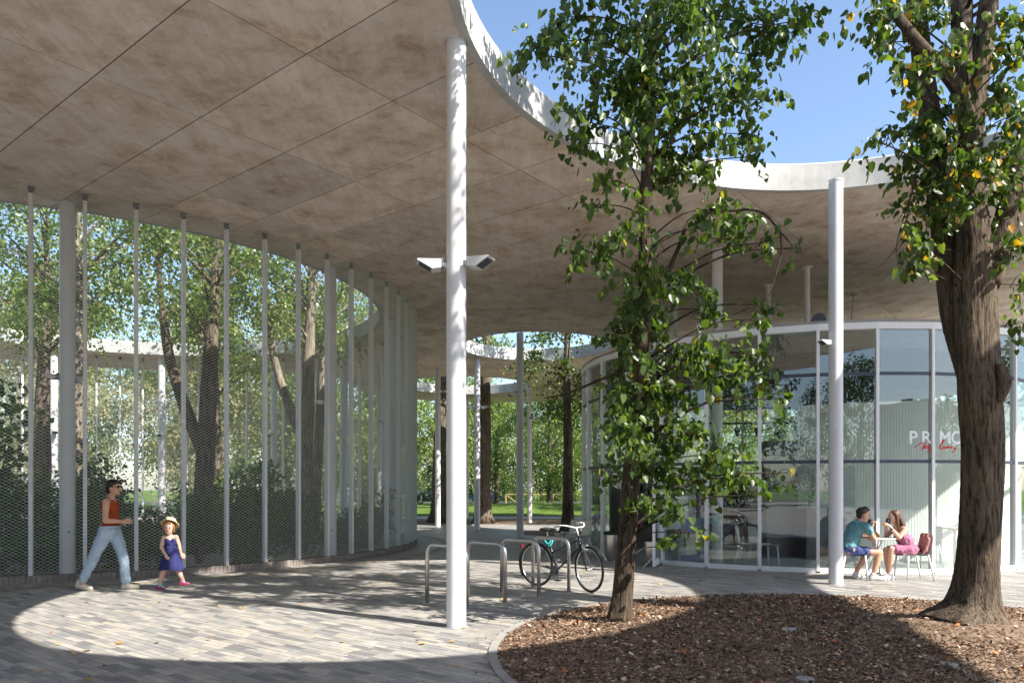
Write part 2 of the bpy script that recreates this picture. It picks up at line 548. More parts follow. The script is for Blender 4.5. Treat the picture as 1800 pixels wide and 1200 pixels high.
def inside(p, poly):
    x, y = p
    c = False
    j = len(poly) - 1
    for i in range(len(poly)):
        xi, yi = poly[i]; xj, yj = poly[j]
        if (yi > y) != (yj > y) and x < (xj - xi) * (y - yi) / (yj - yi) + xi:
            c = not c
        j = i
    return c

# ------------------------------------------------------------------ ground
def disc(name, c, r, z, mat, n=96, parent=None):
    mb = MB(); mb.face([(x, y, z) for x, y in circ(c, r, n)])
    return mb.build(name, mat, parent)

mb = MB(); mb.face([(-900, -900, -0.035), (900, -900, -0.035), (900, 1500, -0.035), (-900, 1500, -0.035)])
tag(mb.build("ground", M['grass']), kind='structure')
plaza = empty("plaza", kind='structure')
mb = MB(); mb.face([(-60, -26, -0.010), (60, -26, -0.010), (60, 33.5, -0.010), (-60, 33.5, -0.010)])
mb.build("paving_sheet", M['farpave'], plaza)

PL, PW, GAP = 0.325, 0.080, 0.0045
def paver_mesh(i):
    mb = MB()
    a, b, h, e = (PL - GAP) / 2, (PW - GAP) / 2, 0.05, 0.003
    lo = [(-a, -b, -h), (a, -b, -h), (a, b, -h), (-a, b, -h)]
    mi = [(-a, -b, -e), (a, -b, -e), (a, b, -e), (-a, b, -e)]
    hi = [(-a + e, -b + e, 0), (a - e, -b + e, 0), (a - e, b - e, 0), (-a + e, b - e, 0)]
    mb.raw(lo + mi + hi, [(8, 9, 10, 11)] + [(k, (k + 1) % 4, 4 + (k + 1) % 4, 4 + k) for k in range(4)] + [(4 + k, 4 + (k + 1) % 4, 8 + (k + 1) % 4, 8 + k) for k in range(4)])
    return mb.mesh("paver", PAV[i])

def in_view(x, y, margin=0.35):
    return y > 5.0 and abs(x) < 0.72 * y + margin

PM = [paver_mesh(i) for i in range(5)]
rnd = random.Random(3)
cells = []
for j in range(-140, 260):
    off = rnd.choice((0.0, 0.33, 0.5, 0.66, 0.17)) * PL + rnd.uniform(-0.01, 0.01)
    for i in range(-80, 80):
        p = A_DIR * (i * PL + off) + B_DIR * (j * PW)
        if not in_view(p.x, p.y) or p.y > 16.5: continue
        q = Vector((p.x, p.y))
        if (q - BEDC).length < BEDR - 0.1 or (q - YARD).length < YF - 0.05 or (q - PAVC).length < PAVR - 0.1: continue
        cells.append((p.x, p.y, rnd.choices(range(5), (22, 26, 20, 14, 18))[0], rnd.uniform(-0.0022, 0.0012)))
seen = [c for c in cells if abs(c[0]) < 0.70 * c[1] + 0.1 and c[1] > 5.75]
seen.sort(key=lambda c: c[1])
single = set(id(c) for c in seen[:300])
rest = MB()
for c in cells:
    if id(c) in single:
        link("paver", PM[c[2]], plaza, (c[0], c[1], c[3]), (0, 0, A_ANG))
    else:
        a, b = A_DIR * ((PL - GAP) / 2), B_DIR * ((PW - GAP) / 2)
        p = Vector((c[0], c[1], c[3]))
        T = [p - a - b, p + a - b, p + a + b, p - a + b]
        Bm = [Vector((t.x, t.y, -0.03)) for t in T]
        rest.raw(T + Bm, [(0, 1, 2, 3), (4, 5, 1, 0), (5, 6, 2, 1), (6, 7, 3, 2), (7, 4, 0, 3)], c[2])
tag(rest.build("paver_field", PAV, plaza), kind='stuff')

# planting bed: kerb stones, mulch mound, chips
bed = empty("planting_bed", (BEDC.x, BEDC.y, 0), kind='structure')
nk = 26
for k in range(nk):
    mb = MB()
    t0, t1 = 2 * math.pi * k / nk + 0.0015, 2 * math.pi * (k + 1) / nk - 0.0015
    ts = [t0 + (t1 - t0) * i / 5 for i in range(6)]
    for i in range(5):
        q = []
        for t, rr in ((ts[i], BEDR - 0.0), (ts[i], BEDR + 0.085), (ts[i + 1], BEDR + 0.085), (ts[i + 1], BEDR - 0.0)):
            q.append((rr * math.cos(t), rr * math.sin(t)))
        V = [(x, y, -0.08) for x, y in q] + [(x, y, 0.014) for x, y in q]
        mb.raw(V, [(4, 5, 6, 7), (0, 3, 7, 4), (1, 5, 6, 2)] + ([(0, 4, 5, 1)] if i == 0 else []) + ([(3, 2, 6, 7)] if i == 4 else []))
    mb.build("kerb_stone", M['kerb'], bed)

T1B = gp(1090, 1100); T2B = gp(1705, 1112)
def bed_h(x, y):
    d = (Vector((x, y)) - BEDC).length / BEDR
    h = 0.012 + 0.05 * max(0, 1 - d ** 3)
    for b, a, s in ((T1B, 0.05, 0.45), (T2B, 0.12, 0.8)):
        h += a * math.exp(-((x - b.x) ** 2 + (y - b.y) ** 2) / (s * s)) * min(1, max(0, (1 - d) * 4))
    return h + 0.008 * math.sin(x * 3.1 + y * 1.7) * min(1, max(0, (1 - d) * 4))
mb = MB()
nr, na = 26, 96
V = [(0, 0, bed_h(*BEDC))]
for i in range(1, nr + 1):
    for k in range(na):
        t = 2 * math.pi * k / na; rr = BEDR * i / nr
        V.append((rr * math.cos(t), rr * math.sin(t), bed_h(BEDC.x + rr * math.cos(t), BEDC.y + rr * math.sin(t))))
Fs = [(0, 1 + k, 1 + (k + 1) % na) for k in range(na)]
for i in range(nr - 1):
    for k in range(na):
        Fs.append((1 + i * na + k, 1 + (i + 1) * na + k, 1 + (i + 1) * na + (k + 1) % na, 1 + i * na + (k + 1) % na))
mb.raw(V, Fs)
mb.build("mulch_mound", M['soil'], bed, smooth=True)

def np_mesh(name, V, nper, polys, mat, tint=None):
    """V (N,k,3): N copies of a template with k vertices; polys: index tuples into the template, all the same length"""
    N, k, _ = V.shape
    me = bpy.data.meshes.new(name)
    me.vertices.add(N * k)
    me.vertices.foreach_set("co", V.astype(np.float32).ravel())
    P = np.array(polys, dtype=np.int32)
    L = (P[None] + (np.arange(N, dtype=np.int32) * k)[:, None, None]).reshape(-1)
    npoly = N * len(polys)
    me.loops.add(len(L))
    me.loops.foreach_set("vertex_index", L)
    me.polygons.add(npoly)
    me.polygons.foreach_set("loop_start", np.arange(npoly, dtype=np.int32) * P.shape[1])
    me.materials.append(mat)
    if tint is not None:
        a = me.attributes.new("tint", 'FLOAT', 'FACE')
        a.data.foreach_set("value", np.repeat(tint, len(polys)).astype(np.float32))
    me.update(calc_edges=True)
    return me

def unit(a):
    return a / np.maximum(np.linalg.norm(a, axis=-1, keepdims=True), 1e-9)

def scatter(name, P, D, Nn, size, tmpl, polys, mat, tint):
    """template points (u across, v along D, w along the normal) at P"""
    D = unit(D)
    U = unit(np.cross(D, Nn)); W = np.cross(U, D)
    T = np.array(tmpl)
    V = P[:, None, :] + size[:, None, None] * (U[:, None, :] * T[None, :, 0:1] + D[:, None, :] * T[None, :, 1:2] + W[:, None, :] * T[None, :, 2:3])
    return np_mesh(name, V, len(T), polys, mat, tint)

HEART = ([(0, 0.05, 0), (-0.30, -0.03, 0.08), (-0.47, 0.30, 0.14), (-0.30, 0.72, 0.08), (0, 1.08, -0.08), (0.30, 0.72, 0.08), (0.47, 0.30, 0.14), (0.30, -0.03, 0.08)],
         [(0, 4, 3, 2, 1), (0, 7, 6, 5, 4)])
DIAMOND = ([(0, 0, 0), (-0.42, 0.45, 0.10), (0, 1.0, -0.05), (0.42, 0.45, 0.10)], [(0, 2, 1), (0, 3, 2)])
CHIP = ([(-0.3, 0, 0), (0.3, 0.05, 0.06), (0.26, 1, 0), (-0.2, 0.9, 0.08)], [(0, 1, 2, 3)])

n = 78000
rr = BEDR * np.sqrt(RNG.random(n)) * 0.995; tt = RNG.random(n) * 2 * np.pi
x = BEDC.x + rr * np.cos(tt); y = BEDC.y + rr * np.sin(tt)
keep = (np.abs(x) < 0.72 * y + 0.3) & (y > 5.3)
d2 = np.sqrt((x - T2B.x) ** 2 + (y - T2B.y) ** 2)
keep &= (RNG.random(n) < np.clip((d2 - 0.25) / 1.1, 0.10, 1))
x, y = x[keep], y[keep]; n = len(x)
z = np.array([bed_h(a, b) for a, b in zip(x, y)]) + RNG.random(n) * 0.018
D = np.stack([RNG.normal(size=n), RNG.normal(size=n), RNG.normal(size=n) * 0.35], 1)
Nn = np.stack([RNG.normal(size=n) * 0.5, RNG.normal(size=n) * 0.5, np.ones(n)], 1)
me = scatter("mulch_chips", np.stack([x, y, z], 1), D, Nn, RNG.uniform(0.010, 0.036, n) * RNG.choice([0.8, 1.0, 1.6], n, p=[.4, .45, .15]), *CHIP, M['chipleaf'], np.clip(RNG.beta(1.4, 1.9, n), 0, 0.97))
o = link("mulch_chips", me)
tag(o, "brown bark chips and dry leaf litter covering the round planting bed", "mulch", kind='stuff')
n = 900
rr = BEDR * np.sqrt(RNG.random(n)) * 0.97; tt = RNG.random(n) * 2 * np.pi
x = BEDC.x + rr * np.cos(tt); y = BEDC.y + rr * np.sin(tt)
z = np.array([bed_h(a, b) for a, b in zip(x, y)]) + 0.02
D = np.stack([RNG.normal(size=n), RNG.normal(size=n), RNG.normal(size=n) * 0.3], 1)
Nn = np.stack([RNG.normal(size=n) * 0.4, RNG.normal(size=n) * 0.4, np.ones(n)], 1)
me = scatter("bed_leaves", np.stack([x, y, z], 1), D, Nn, RNG.uniform(0.025, 0.06, n), *HEART, M['chipleaf'], RNG.choice([0.35, 0.7, 0.9, 1.0], n, p=[.3, .3, .2, .2]))
tag(link("fallen_leaves", me), "dry brown lime leaves lying on the bark mulch", "fallen leaves", kind='stuff')
n = 420
tt = RNG.random(n) * 2 * np.pi; rr = BEDR + 0.09 + RNG.exponential(0.10, n)
x = BEDC.x + rr * np.cos(tt); y = BEDC.y + rr * np.sin(tt)
D = np.stack([RNG.normal(size=n), RNG.normal(size=n), RNG.normal(size=n) * 0.1], 1)
Nn = np.stack([RNG.normal(size=n) * 0.2, RNG.normal(size=n) * 0.2, np.ones(n)], 1)
me = scatter("spilled_chips", np.stack([x, y, np.full(n, 0.006)], 1), D, Nn, RNG.uniform(0.008, 0.03, n), *CHIP, M['chipleaf'], np.clip(RNG.beta(1.4, 1.9, n), 0, .97))
tag(link("mulch_debris", me), "loose bark crumbs spilled over the kerb onto the paving", "mulch", kind='stuff')
# few leaves on the paving
n = 150
y = RNG.uniform(5.8, 15, n); x = RNG.uniform(-0.7, 0.45, n) * y
ok = ((x - BEDC.x) ** 2 + (y - BEDC.y) ** 2 > (BEDR + .15) ** 2) & ((x - YARD.x) ** 2 + (y - YARD.y) ** 2 > (YF + .4) ** 2)
x, y = x[ok], y[ok]; n = len(x)
D = np.stack([RNG.normal(size=n), RNG.normal(size=n), RNG.normal(size=n) * 0.15], 1)
Nn = np.stack([RNG.normal(size=n) * 0.3, RNG.normal(size=n) * 0.3, np.ones(n)], 1)
me = scatter("plaza_leaves", np.stack([x, y, np.full(n, 0.012)], 1), D, Nn, RNG.uniform(0.03, 0.07, n), *HEART, M['fallen'], RNG.random(n))
tag(link("fallen_leaves", me), "scattered yellow leaves lying on the grey paving", "fallen leaves", kind='stuff')
n = 40
tx = T2B.x + 0.05 + RNG.normal(size=n) * 0.1; ty = 6.45 + RNG.normal(size=n) * 0.05
P = np.stack([tx, ty, np.array([bed_h(a, b) for a, b in zip(tx, ty)])], 1)
D = np.stack([RNG.normal(size=n) * 0.5, RNG.normal(size=n) * 0.5, np.ones(n)], 1)
me = scatter("tuft", P, D, RNG.normal(size=(n, 3)), RNG.uniform(0.05, 0.12, n), [(-0.05, 0, 0), (0.05, 0, 0), (0.02, 1, 0.1), (-0.02, 1, 0.1)], [(0, 1, 2, 3)], M['shrub'], RNG.uniform(0.5, 1, n))
tag(link("grass", me), "small tuft of green grass in the mulch below the thick trunk", "grass", kind='stuff')

# courtyard soil, small far bed, park beyond
tag(disc("courtyard_soil", YARD, YF + 0.02, 0.05, M['bounce_soil']), kind='structure')
tag(disc("small_bed_soil", SMALLC, SMALLR, 0.012, M['soil'], 64), kind='structure')
def strip(name, x0, x1, y0, y1, z, mat, h=None, nx=1, ny=1):
    mb = MB()
    V = [(x0 + (x1 - x0) * i / nx, y0 + (y1 - y0) * j / ny, 0) for j in range(ny + 1) for i in range(nx + 1)]
    V = [(a, b, z + (h(a, b) if h else 0)) for a, b, _ in V]
    mb.raw(V, [(j * (nx + 1) + i, j * (nx + 1) + i + 1, (j + 1) * (nx + 1) + i + 1, (j + 1) * (nx + 1) + i) for j in range(ny) for i in range(nx)])
    return tag(mb.build(name, mat, smooth=bool(h)), kind='structure')
strip("mulch_strip", -40, 9, 33.5, 39.5, -0.004, M['soil'])
strip("footpath", -60, 60, 39.5, 43.5, -0.002, M['path'])
strip("lawn", -60, 60, 43.5, 82, 0.0, M['grass'], lambda x, y: 0.62 * math.exp(-((x - 1.5) / 5.5) ** 2 - ((y - 55) / 6.5) ** 2), 80, 40)
strip("road", -220, 220, 84, 92, 0.0, M['road'])
strip("road_kerb", -220, 220, 83.7, 84.0, 0.12, M['kerb'])
strip("added_forecourt", -300, 300, -61, -4.6, -0.006, M['added_forecourt'])  # unseen ground behind the camera, added to bounce light up to the soffit
strip("road_behind", -220, 220, -70, -62, 0.0, M['road'])
strip("verge", -220, 220, 92.3, 130, 0.02, M['grass'])

# ------------------------------------------------------------------ concrete canopy
canopy = empty("concrete_canopy", label="large undulating concrete roof slab with curved openings on slim white columns", cat="canopy")
JW = 0.009
O0 = Vector((-5.095, 9.138))
SPA, SPB = 2.385, 1.343
aD, bD = Vector((A_DIR.x, A_DIR.y)), Vector((B_DIR.x, B_DIR.y))
vs, es = [], []
def addloop(poly):
    n0 = len(vs)
    vs.extend(Vector(p) for p in poly)
    es.extend((n0 + i, n0 + (i + 1) % len(poly)) for i in range(len(poly)))
addloop(OUTER)
for h in HOLES: addloop(h)
RA, RB = range(-11, 12), range(-12, 30)
lenA, lenB = 12 * SPA, 31 * SPB
def addseg(p, q):
    vs.extend([p, q]); es.append((len(vs) - 2, len(vs) - 1))
for i in RA:
    for s in (-JW, JW):
        c = O0 + aD * (i * SPA + s)
        addseg(c + bD * (-13 * SPB), c + bD * (30.5 * SPB))
for j in RB:
    for s in (-JW, JW):
        c = O0 + bD * (j * SPB + s)
        addseg(c - aD * (11.5 * SPA), c + aD * (11.5 * SPA))
res = delaunay_2d_cdt(vs, es, [], 0, 1e-5)
cv, cf = res[0], res[2]
groups = {}
for f in cf:
    c = (cv[f[0]] + cv[f[1]] + cv[f[2]]) / 3
    if not inside(c, OUTER): continue
    if any(((c - Vector(hc)).length < hr + 0.6) and inside(c, hp) for hc, hr, hp in
           zip((H1C, YARD, (0.85, 26.6), (-2.2, 36.5), (9.3, 29.3)), (H1R, YH, 2.65, 3.1, 5.1), HOLES)): continue
    q = c - O0
    u, v = q.dot(aD) / SPA, q.dot(bD) / SPB
    du, dv = abs(u - round(u)) * SPA, abs(v - round(v)) * SPB
    inside_grid = -11 <= u <= 11 and -12 <= v <= 29
    if not inside_grid: key = 'far'
    elif du < JW or dv < JW: key = 'joint'
    else: key = (math.floor(u), math.floor(v))
    groups.setdefault(key, []).append(f)

def soffit_piece(tris, z, skirt):
    mb = MB()
    idx = {}
    V, Fs, ed = [], [], {}
    for f in tris:
        a = list(f)
        p, q, r_ = cv[a[0]], cv[a[1]], cv[a[2]]
        if (q.x - p.x) * (r_.y - p.y) - (q.y - p.y) * (r_.x - p.x) > 0: a = [a[0], a[2], a[1]]     # normal down
        for i in a:
            if i not in idx:
                idx[i] = len(V); V.append((cv[i].x, cv[i].y, z))
        Fs.append(tuple(idx[i] for i in a))
        for i in range(3):
            e = (a[i], a[(i + 1) % 3])
            if (e[1], e[0]) in ed: del ed[(e[1], e[0])]
            else: ed[e] = 1
    if skirt:
        for (i, j) in ed:
            n0 = len(V)
            V += [(cv[i].x, cv[i].y, z), (cv[j].x, cv[j].y, z), (cv[j].x, cv[j].y, z + skirt), (cv[i].x, cv[i].y, z + skirt)]
            Fs.append((n0 + 1, n0, n0 + 3, n0 + 2))
    mb.raw(V, Fs)
    return mb

joint_tris = groups.pop('joint'); far_tris = groups.pop('far', [])
order = []
for k, tr in groups.items():
    c = O0 + aD * ((k[0] + .5) * SPA) + bD * ((k[1] + .5) * SPB)
    vis = c.y > 6.5 and abs(c.x) < 0.74 * c.y + 1.5
    order.append((0 if vis else 1, c.length, k))
order.sort()
for q, (vis, d, k) in enumerate(order):
    if vis == 0 and q < 260:
        soffit_piece(groups[k], ZS, 0.014).build("soffit_panel", M['soffit'], canopy)
    else:
        far_tris += groups[k]
soffit_piece(far_tris, ZS, 0.014).build("soffit_rest", M['soffit'], canopy)
soffit_piece(joint_tris, ZS + 0.013, 0).build("joint_bed", M['joint'], canopy)
alltris = joint_tris + far_tris + [f for v_ in groups.values() for f in v_]
tp = MB()
V = {}
mb = soffit_piece(alltris, ZT - 0.004, 0)
mb.f = [tuple(reversed(f)) for f in mb.f]
mb.build("roof_top", M['fascia'], canopy)

def fascia(poly, outward, seglen):
    """upright edge of the slab round an opening (outward False) or round the slab"""
    n = len(poly)
    per = sum((Vector(poly[i]) - Vector(poly[(i + 1) % n])).length for i in range(n))
    m = max(6, int(per / seglen)); step = n / m
    ds = [0.0]
    for i in range(n): ds.append(ds[-1] + (Vector(poly[(i + 1) % n]) - Vector(poly[i])).length)
    def pt(d):
        d = d % per
        i = int(np.searchsorted(ds, d, 'right')) - 1
        i = min(max(i, 0), n - 1)
        t = (d - ds[i]) / max(ds[i + 1] - ds[i], 1e-9)
        return Vector(poly[i]).lerp(Vector(poly[(i + 1) % n]), t)
    for k in range(m):
        d0, d1 = per * k / m + 0.004, per * (k + 1) / m - 0.004
        K = max(3, int((d1 - d0) / 0.22))
        mb = MB()
        rings = []
        for i in range(K + 1):
            d = d0 + (d1 - d0) * i / K
            p = pt(d); tg = (pt(d + 0.02) - pt(d - 0.02)).normalized()
            nn = Vector((tg.y, -tg.x)) * (1 if outward else -1)         # polygons run counter-clockwise; points to open air
            a = p + nn * 0.012; b = p - nn * 0.10
            rings.append([(b.x, b.y, ZS - 0.004), (a.x, a.y, ZS - 0.004), (a.x, a.y, ZT - 0.02), ((p - nn * 0.005).x, (p - nn * 0.005).y, ZT + 0.004), (b.x, b.y, ZT + 0.004)])
        V = [q for r_ in rings for q in r_]
        Fs = []
        for i in range(K):
            for j in range(5):
                Fs.append((i * 5 + j, i * 5 + (j + 1) % 5, (i + 1) * 5 + (j + 1) % 5, (i + 1) * 5 + j))
        Fs += [tuple(range(5)), tuple(K * 5 + j for j in reversed(range(5)))]
        mb.raw(V, Fs)
        me = mb.mesh("edge_beam", M['fascia'])
        bm = bmesh.new(); bm.from_mesh(me); bmesh.ops.recalc_face_normals(bm, faces=bm.faces); bm.to_mesh(me); bm.free()
        link("edge_beam", me, canopy)
for h, s in zip(HOLES, (4.4, 4.8, 4.2, 4.8, 7)): fascia(h, False, s)
def ccw(poly):
    return sum(poly[i][0] * poly[(i + 1) % len(poly)][1] - poly[(i + 1) % len(poly)][0] * poly[i][1] for i in range(len(poly))) > 0
fascia(OUTER if ccw(OUTER) else OUTER[::-1], True, 6.0)

def column(x, y, r, z0=0.0):
    mb = MB()
    seg = 24
    mb.lathe((0, 0, 0), [(r, 0.0), (r, ZS - 0.001)], seg)
    o = mb.build("column", M['white'], canopy, smooth=True, loc=(x, y, z0))
    if y < 17:
        m2 = MB(); m2.lathe((0, 0, 0), [(r + 0.035, -0.004), (r + 0.035, 0.004), (r + 0.002, 0.005)], seg); m2.build("foot_ring", M['kerb'], o)
        m2 = MB(); m2.lathe((0, 0, 0), [(r + 0.012, ZS - 0.02), (r + 0.012, ZS - 0.001)], seg); m2.build("head_ring", M['white'], o)
        m2 = MB(); m2.lathe((0, 0, 0), [(r + 0.0005, 3.318), (r + 0.0018, 3.32), (r + 0.0018, 3.326), (r + 0.0005, 3.328)], seg); m2.build("weld_seam", M['white'], o)
    return o

def floodlight(parent, z, ang, r, size=1.0):
    """wedge-shaped white floodlight on a short bracket"""
    mb = MB()
    c, s = math.cos(ang), math.sin(ang)
    def W(x, y, zz): return (x * c - y * s, x * s + y * c, z + zz * 0.72)
    k = size
    mb.tube([W(r - 0.01, 0, 0), W(r + 0.05 * k, 0, 0)], 0.028 * k, 8)
    bm_ = [W(r + .035 * k, -.05 * k, -.04 * k), W(r + .055 * k, -.05 * k, -.04 * k), W(r + .055 * k, .05 * k, -.04 * k), W(r + .035 * k, .05 * k, -.04 * k)]
    mb.raw(bm_ + [(p[0], p[1], p[2] + 0.10 * k) for p in bm_], [(0, 3, 2, 1), (4, 5, 6, 7), (0, 1, 5, 4), (1, 2, 6, 5), (2, 3, 7, 6), (3, 0, 4, 7)], 1)
    a, w_ = r + .06 * k, .095 * k
    P = [W(a, -w_, -.075 * k), W(a, w_, -.075 * k), W(a, w_, .06 * k), W(a, -w_, .06 * k),
         W(a + .10 * k, -w_, -.095 * k), W(a + .10 * k, w_, -.095 * k), W(a + .27 * k, w_, .035 * k), W(a + .27 * k, -w_, .035 * k), W(a + .26 * k, w_, .05 * k), W(a + .26 * k, -w_, .05 * k)]
    mb.raw(P, [(0, 1, 2, 3)[::-1], (0, 4, 5, 1), (4, 7, 6, 5), (7, 9, 8, 6), (3, 2, 8, 9), (0, 3, 9, 7, 4), (1, 5, 6, 8, 2)], 0)
    e = 0.004
    Q = [W(a + .115 * k, -w_ * .8, -.087 * k - e), W(a + .115 * k, w_ * .8, -.087 * k - e), W(a + .25 * k, w_ * .8, .017 * k - e), W(a + .25 * k, -w_ * .8, .017 * k - e)]
    mb.face(Q, 2)
    mb.build("floodlight", [M['white'], M['darksteel'], M['transom']], parent)

cA = column(*(gp(802, 1101).xy), 0.112)
cB = column(5.31, 12.25, 0.112)
cC = column(0.26, 24.2, 0.115)
cD = column(-1.34, 28.7, 0.115)
cE = column(-3.1, 31.2, 0.115)
cF = column(0.83, 35.2, 0.115)
cG = column(4.33, 15.75, 0.112)
floodlight(cA, 4.08, R(188), 0.112); floodlight(cA, 4.09, R(-22), 0.112)
floodlight(cB, 3.95, R(200), 0.112, 0.7); floodlight(cD, 4.7, R(185), 0.115, 1.0); floodlight(cD, 4.7, R(-10), 0.115, 1.0)
floodlight(cC, 4.6, R(200), 0.115); floodlight(cF, 4.9, R(170), 0.115); floodlight(cF, 4.9, R(-15), 0.115)
for ang in (-63.5, -25.0, -16.7 + 30, 47, 72, 103, 128, 155, 190, 225, 262):
    x, y = YARD.x + YC * math.cos(R(ang)), YARD.y + YC * math.sin(R(ang))
    c = column(x, y, 0.125)
    if ang in (-63.5, -25.0): floodlight(c, 3.55, R(95), 0.125); floodlight(c, 3.55, R(185), 0.125, 0.8)
    elif ang > 0: floodlight(c, 3.6, R(ang + 180), 0.125)
for x, y in ((13.8, 17.5), (14.9, 26), (-6.0, 37), (5.5, 35.5), (-5.4, 30.5), (12.5, 20.5), (-2.5, 41), (-13, 31.2)):
    column(x, y, 0.115)

# ------------------------------------------------------------------ mesh fence round the courtyard
fence = empty("mesh_fence", (YARD.x, YARD.y, 0), label="tall white expanded metal fence on slim posts curving round the planted courtyard", cat="fence")
NP = 70
PA0 = math.atan2(12.4 - YARD.y, -8.0 - YARD.x)
CURB = 0.12
mbp = MB()
mbp.box((0, 0, (CURB + ZS - 0.13) / 2), (0.060, 0.095, ZS - 0.13 - CURB))
POSTM = mbp.mesh("fence_post", M['fencepost'])
mbk = MB()
mbk.box((0.0, 0, ZS - 0.10), (0.045, 0.07, 0.06), m=0)
mbk.box((0.0, 0, ZS - 0.045), (0.10, 0.012, 0.09), m=0)
for s in (-1, 1): mbk.tube([(s * 0.03, -0.012, ZS - 0.05), (s * 0.03, 0.012, ZS - 0.05)], 0.012, 8)
BRKM = mbk.mesh("bracket", M['darksteel'])
dth = 2 * math.pi / NP
CHORD = 2 * YF * math.sin(dth / 2)
# expanded metal sheet, strands as tilted flat bars
mbm = MB()
cw, chh = CHORD / 8, 0.056
z0, z1 = CURB + 0.03, ZS - 0.02
nrow = int((z1 - z0) / chh)
sw, sd = 0.0033, 0.0070
for rI in range(nrow):
    zz = z0 + rI * chh
    for c in range(8):
        x0 = -CHORD / 2 + c * cw
        for (a, b) in (((x0, zz), (x0 + cw / 2, zz + chh / 2)), ((x0 + cw / 2, zz + chh / 2), (x0 + cw, zz)),
                       ((x0, zz + chh), (x0 + cw / 2, zz + chh / 2)), ((x0 + cw / 2, zz + chh / 2), (x0 + cw, zz + chh))):
            up = 1 if b[1] > a[1] else -1
            # a strand: sloping flat bar, front edge low, rear edge high
            V = [(a[0], -sd / 2, a[1] - sw / 2), (b[0], -sd / 2, b[1] - sw / 2), (b[0], sd / 2, b[1] + sw / 2), (a[0], sd / 2, a[1] + sw / 2)]
            V2 = [(p[0], p[1] + 0.002, p[2] - 0.0022) for p in V]
            mbm.raw(V + V2, [(0, 1, 2, 3), (4, 7, 6, 5), (0, 4, 5, 1), (2, 6, 7, 3)])
MESHM = mbm.mesh("mesh_panel", M['mesh'])
for k in range(NP):
    t = PA0 + k * dth
    p = (YF * math.cos(t), YF * math.sin(t), 0)
    po = link("fence_post", POSTM, fence, p, (0, 0, t - math.pi / 2))
    link("bracket", BRKM, po)
    tm = t + dth / 2
    rr_ = YF * math.cos(dth / 2) + 0.075
    o = link("mesh_panel", MESHM, fence, (rr_ * math.cos(tm), rr_ * math.sin(tm), 0), (0, 0, tm + math.pi / 2))
    o["kind"] = "stuff"
# brick curb: standing bricks, as far as they show; the rest of the ring in one piece
mbb = MB(); mbb.box((0, 0, CURB / 2), (0.072, 0.115, CURB))
BRM = mbb.mesh("brick", M['curbbrick'])
nb = int(2 * math.pi * (YF + 0.02) / 0.078)
cnt = 0; ring = MB()
for k in range(nb):
    t = 2 * math.pi * k / nb
    p = Vector(((YF + 0.02) * math.cos(t), (YF + 0.02) * math.sin(t), 0))
    wpos = Vector((YARD.x, YARD.y, 0)) + p
    deg = math.degrees(math.atan2(math.sin(t), math.cos(t)))
    jz = random.uniform(-0.004, 0.004)
    if -75 < deg < 14 and cnt < 298:
        cnt += 1
        link("brick", BRM, fence, (p.x, p.y, jz), (0, 0, t + math.pi / 2 + random.uniform(-.02, .02)))
    else:
        ring.box((p.x, p.y, CURB / 2), (0.072, 0.115, CURB), t + math.pi / 2)
tag(ring.build("brick_course", M['curbbrick'], fence), kind='stuff')
# narrow tan ring laid in the paving
mb = MB(); n = 160
for k in range(n):
    t0, t1 = 2 * math.pi * k / n, 2 * math.pi * (k + 1) / n
    mb.face([(YARD.x + r_ * math.cos(t), YARD.y + r_ * math.sin(t), 0.006) for t, r_ in ((t0, 9.62), (t0, 9.69), (t1, 9.69), (t1, 9.62))])
mb.build("tan_ring", M['tan'], plaza)

# ------------------------------------------------------------------ glass pavilion
ZG0, ZG1, ZG2, ZG3 = 0.07, 2.07, 3.69, 4.56
pav = empty("glass_pavilion", (PAVC.x, PAVC.y, 0), label="round glass cafe pavilion with white mullions under the concrete roof", cat="pavilion")
NB = 32; D0 = R(-105.4); DB = 2 * math.pi / NB
def ppos(k, r): return Vector((r * math.cos(D0 + k * DB), r * math.sin(D0 + k * DB), 0))
mb = MB(); mb.box((0, 0, (0.03 + ZG3) / 2), (0.055, 0.11, ZG3 - 0.03))
MULM = mb.mesh("mullion", M['frame'])
CH2 = 2 * PAVR * math.sin(DB / 2)
def pane_mesh(z0_, z1_):
    mb = MB(); mb.box((0, 0, (z0_ + z1_) / 2), (CH2 - 0.056, 0.008, z1_ - z0_)); return mb.mesh("pane", M['glass'])
PANES = [pane_mesh(ZG0 + 0.02, ZG1 - 0.03), pane_mesh(ZG1 + 0.03, ZG2 - 0.03), pane_mesh(ZG2 + 0.03, ZG3 - 0.05)]
mb = MB(); mb.box((0, 0.02, 0), (CH2 - 0.057, 0.09, 0.06)); TRM = mb.mesh("transom", M['transom'])
mb = MB(); mb.box((0, 0, 0), (CH2 - 0.057, 0.10, 0.09)); SILLM = mb.mesh("sill", M['frame'])
mb = MB(); mb.box((0, 0, 0), (CH2 + 0.01, 0.13, 0.12)); HEADM = mb.mesh("head_rail", M['frame'])
DOOR = -4                                                       # bay between mullions -4 and -3 stands open
for k in range(-12, 20):
    p = ppos(k, PAVR)
    link("mullion", MULM, pav, p, (0, 0, D0 + k * DB + math.pi / 2))
    q = ppos(k + 0.5, PAVR * math.cos(DB / 2)); rz = D0 + (k + .5) * DB + math.pi / 2
    for i, pm in enumerate(PANES):
        if k == DOOR and i == 0: continue
        link("pane", pm, pav, q, (0, 0, rz))
    for z in (ZG1, ZG2): link("transom", TRM, pav, (q.x, q.y, z), (0, 0, rz))
    if k != DOOR: link("sill", SILLM, pav, (q.x, q.y, 0.045), (0, 0, rz))
    link("head_rail", HEADM, pav, (q.x, q.y, ZG3 + 0.005), (0, 0, rz))
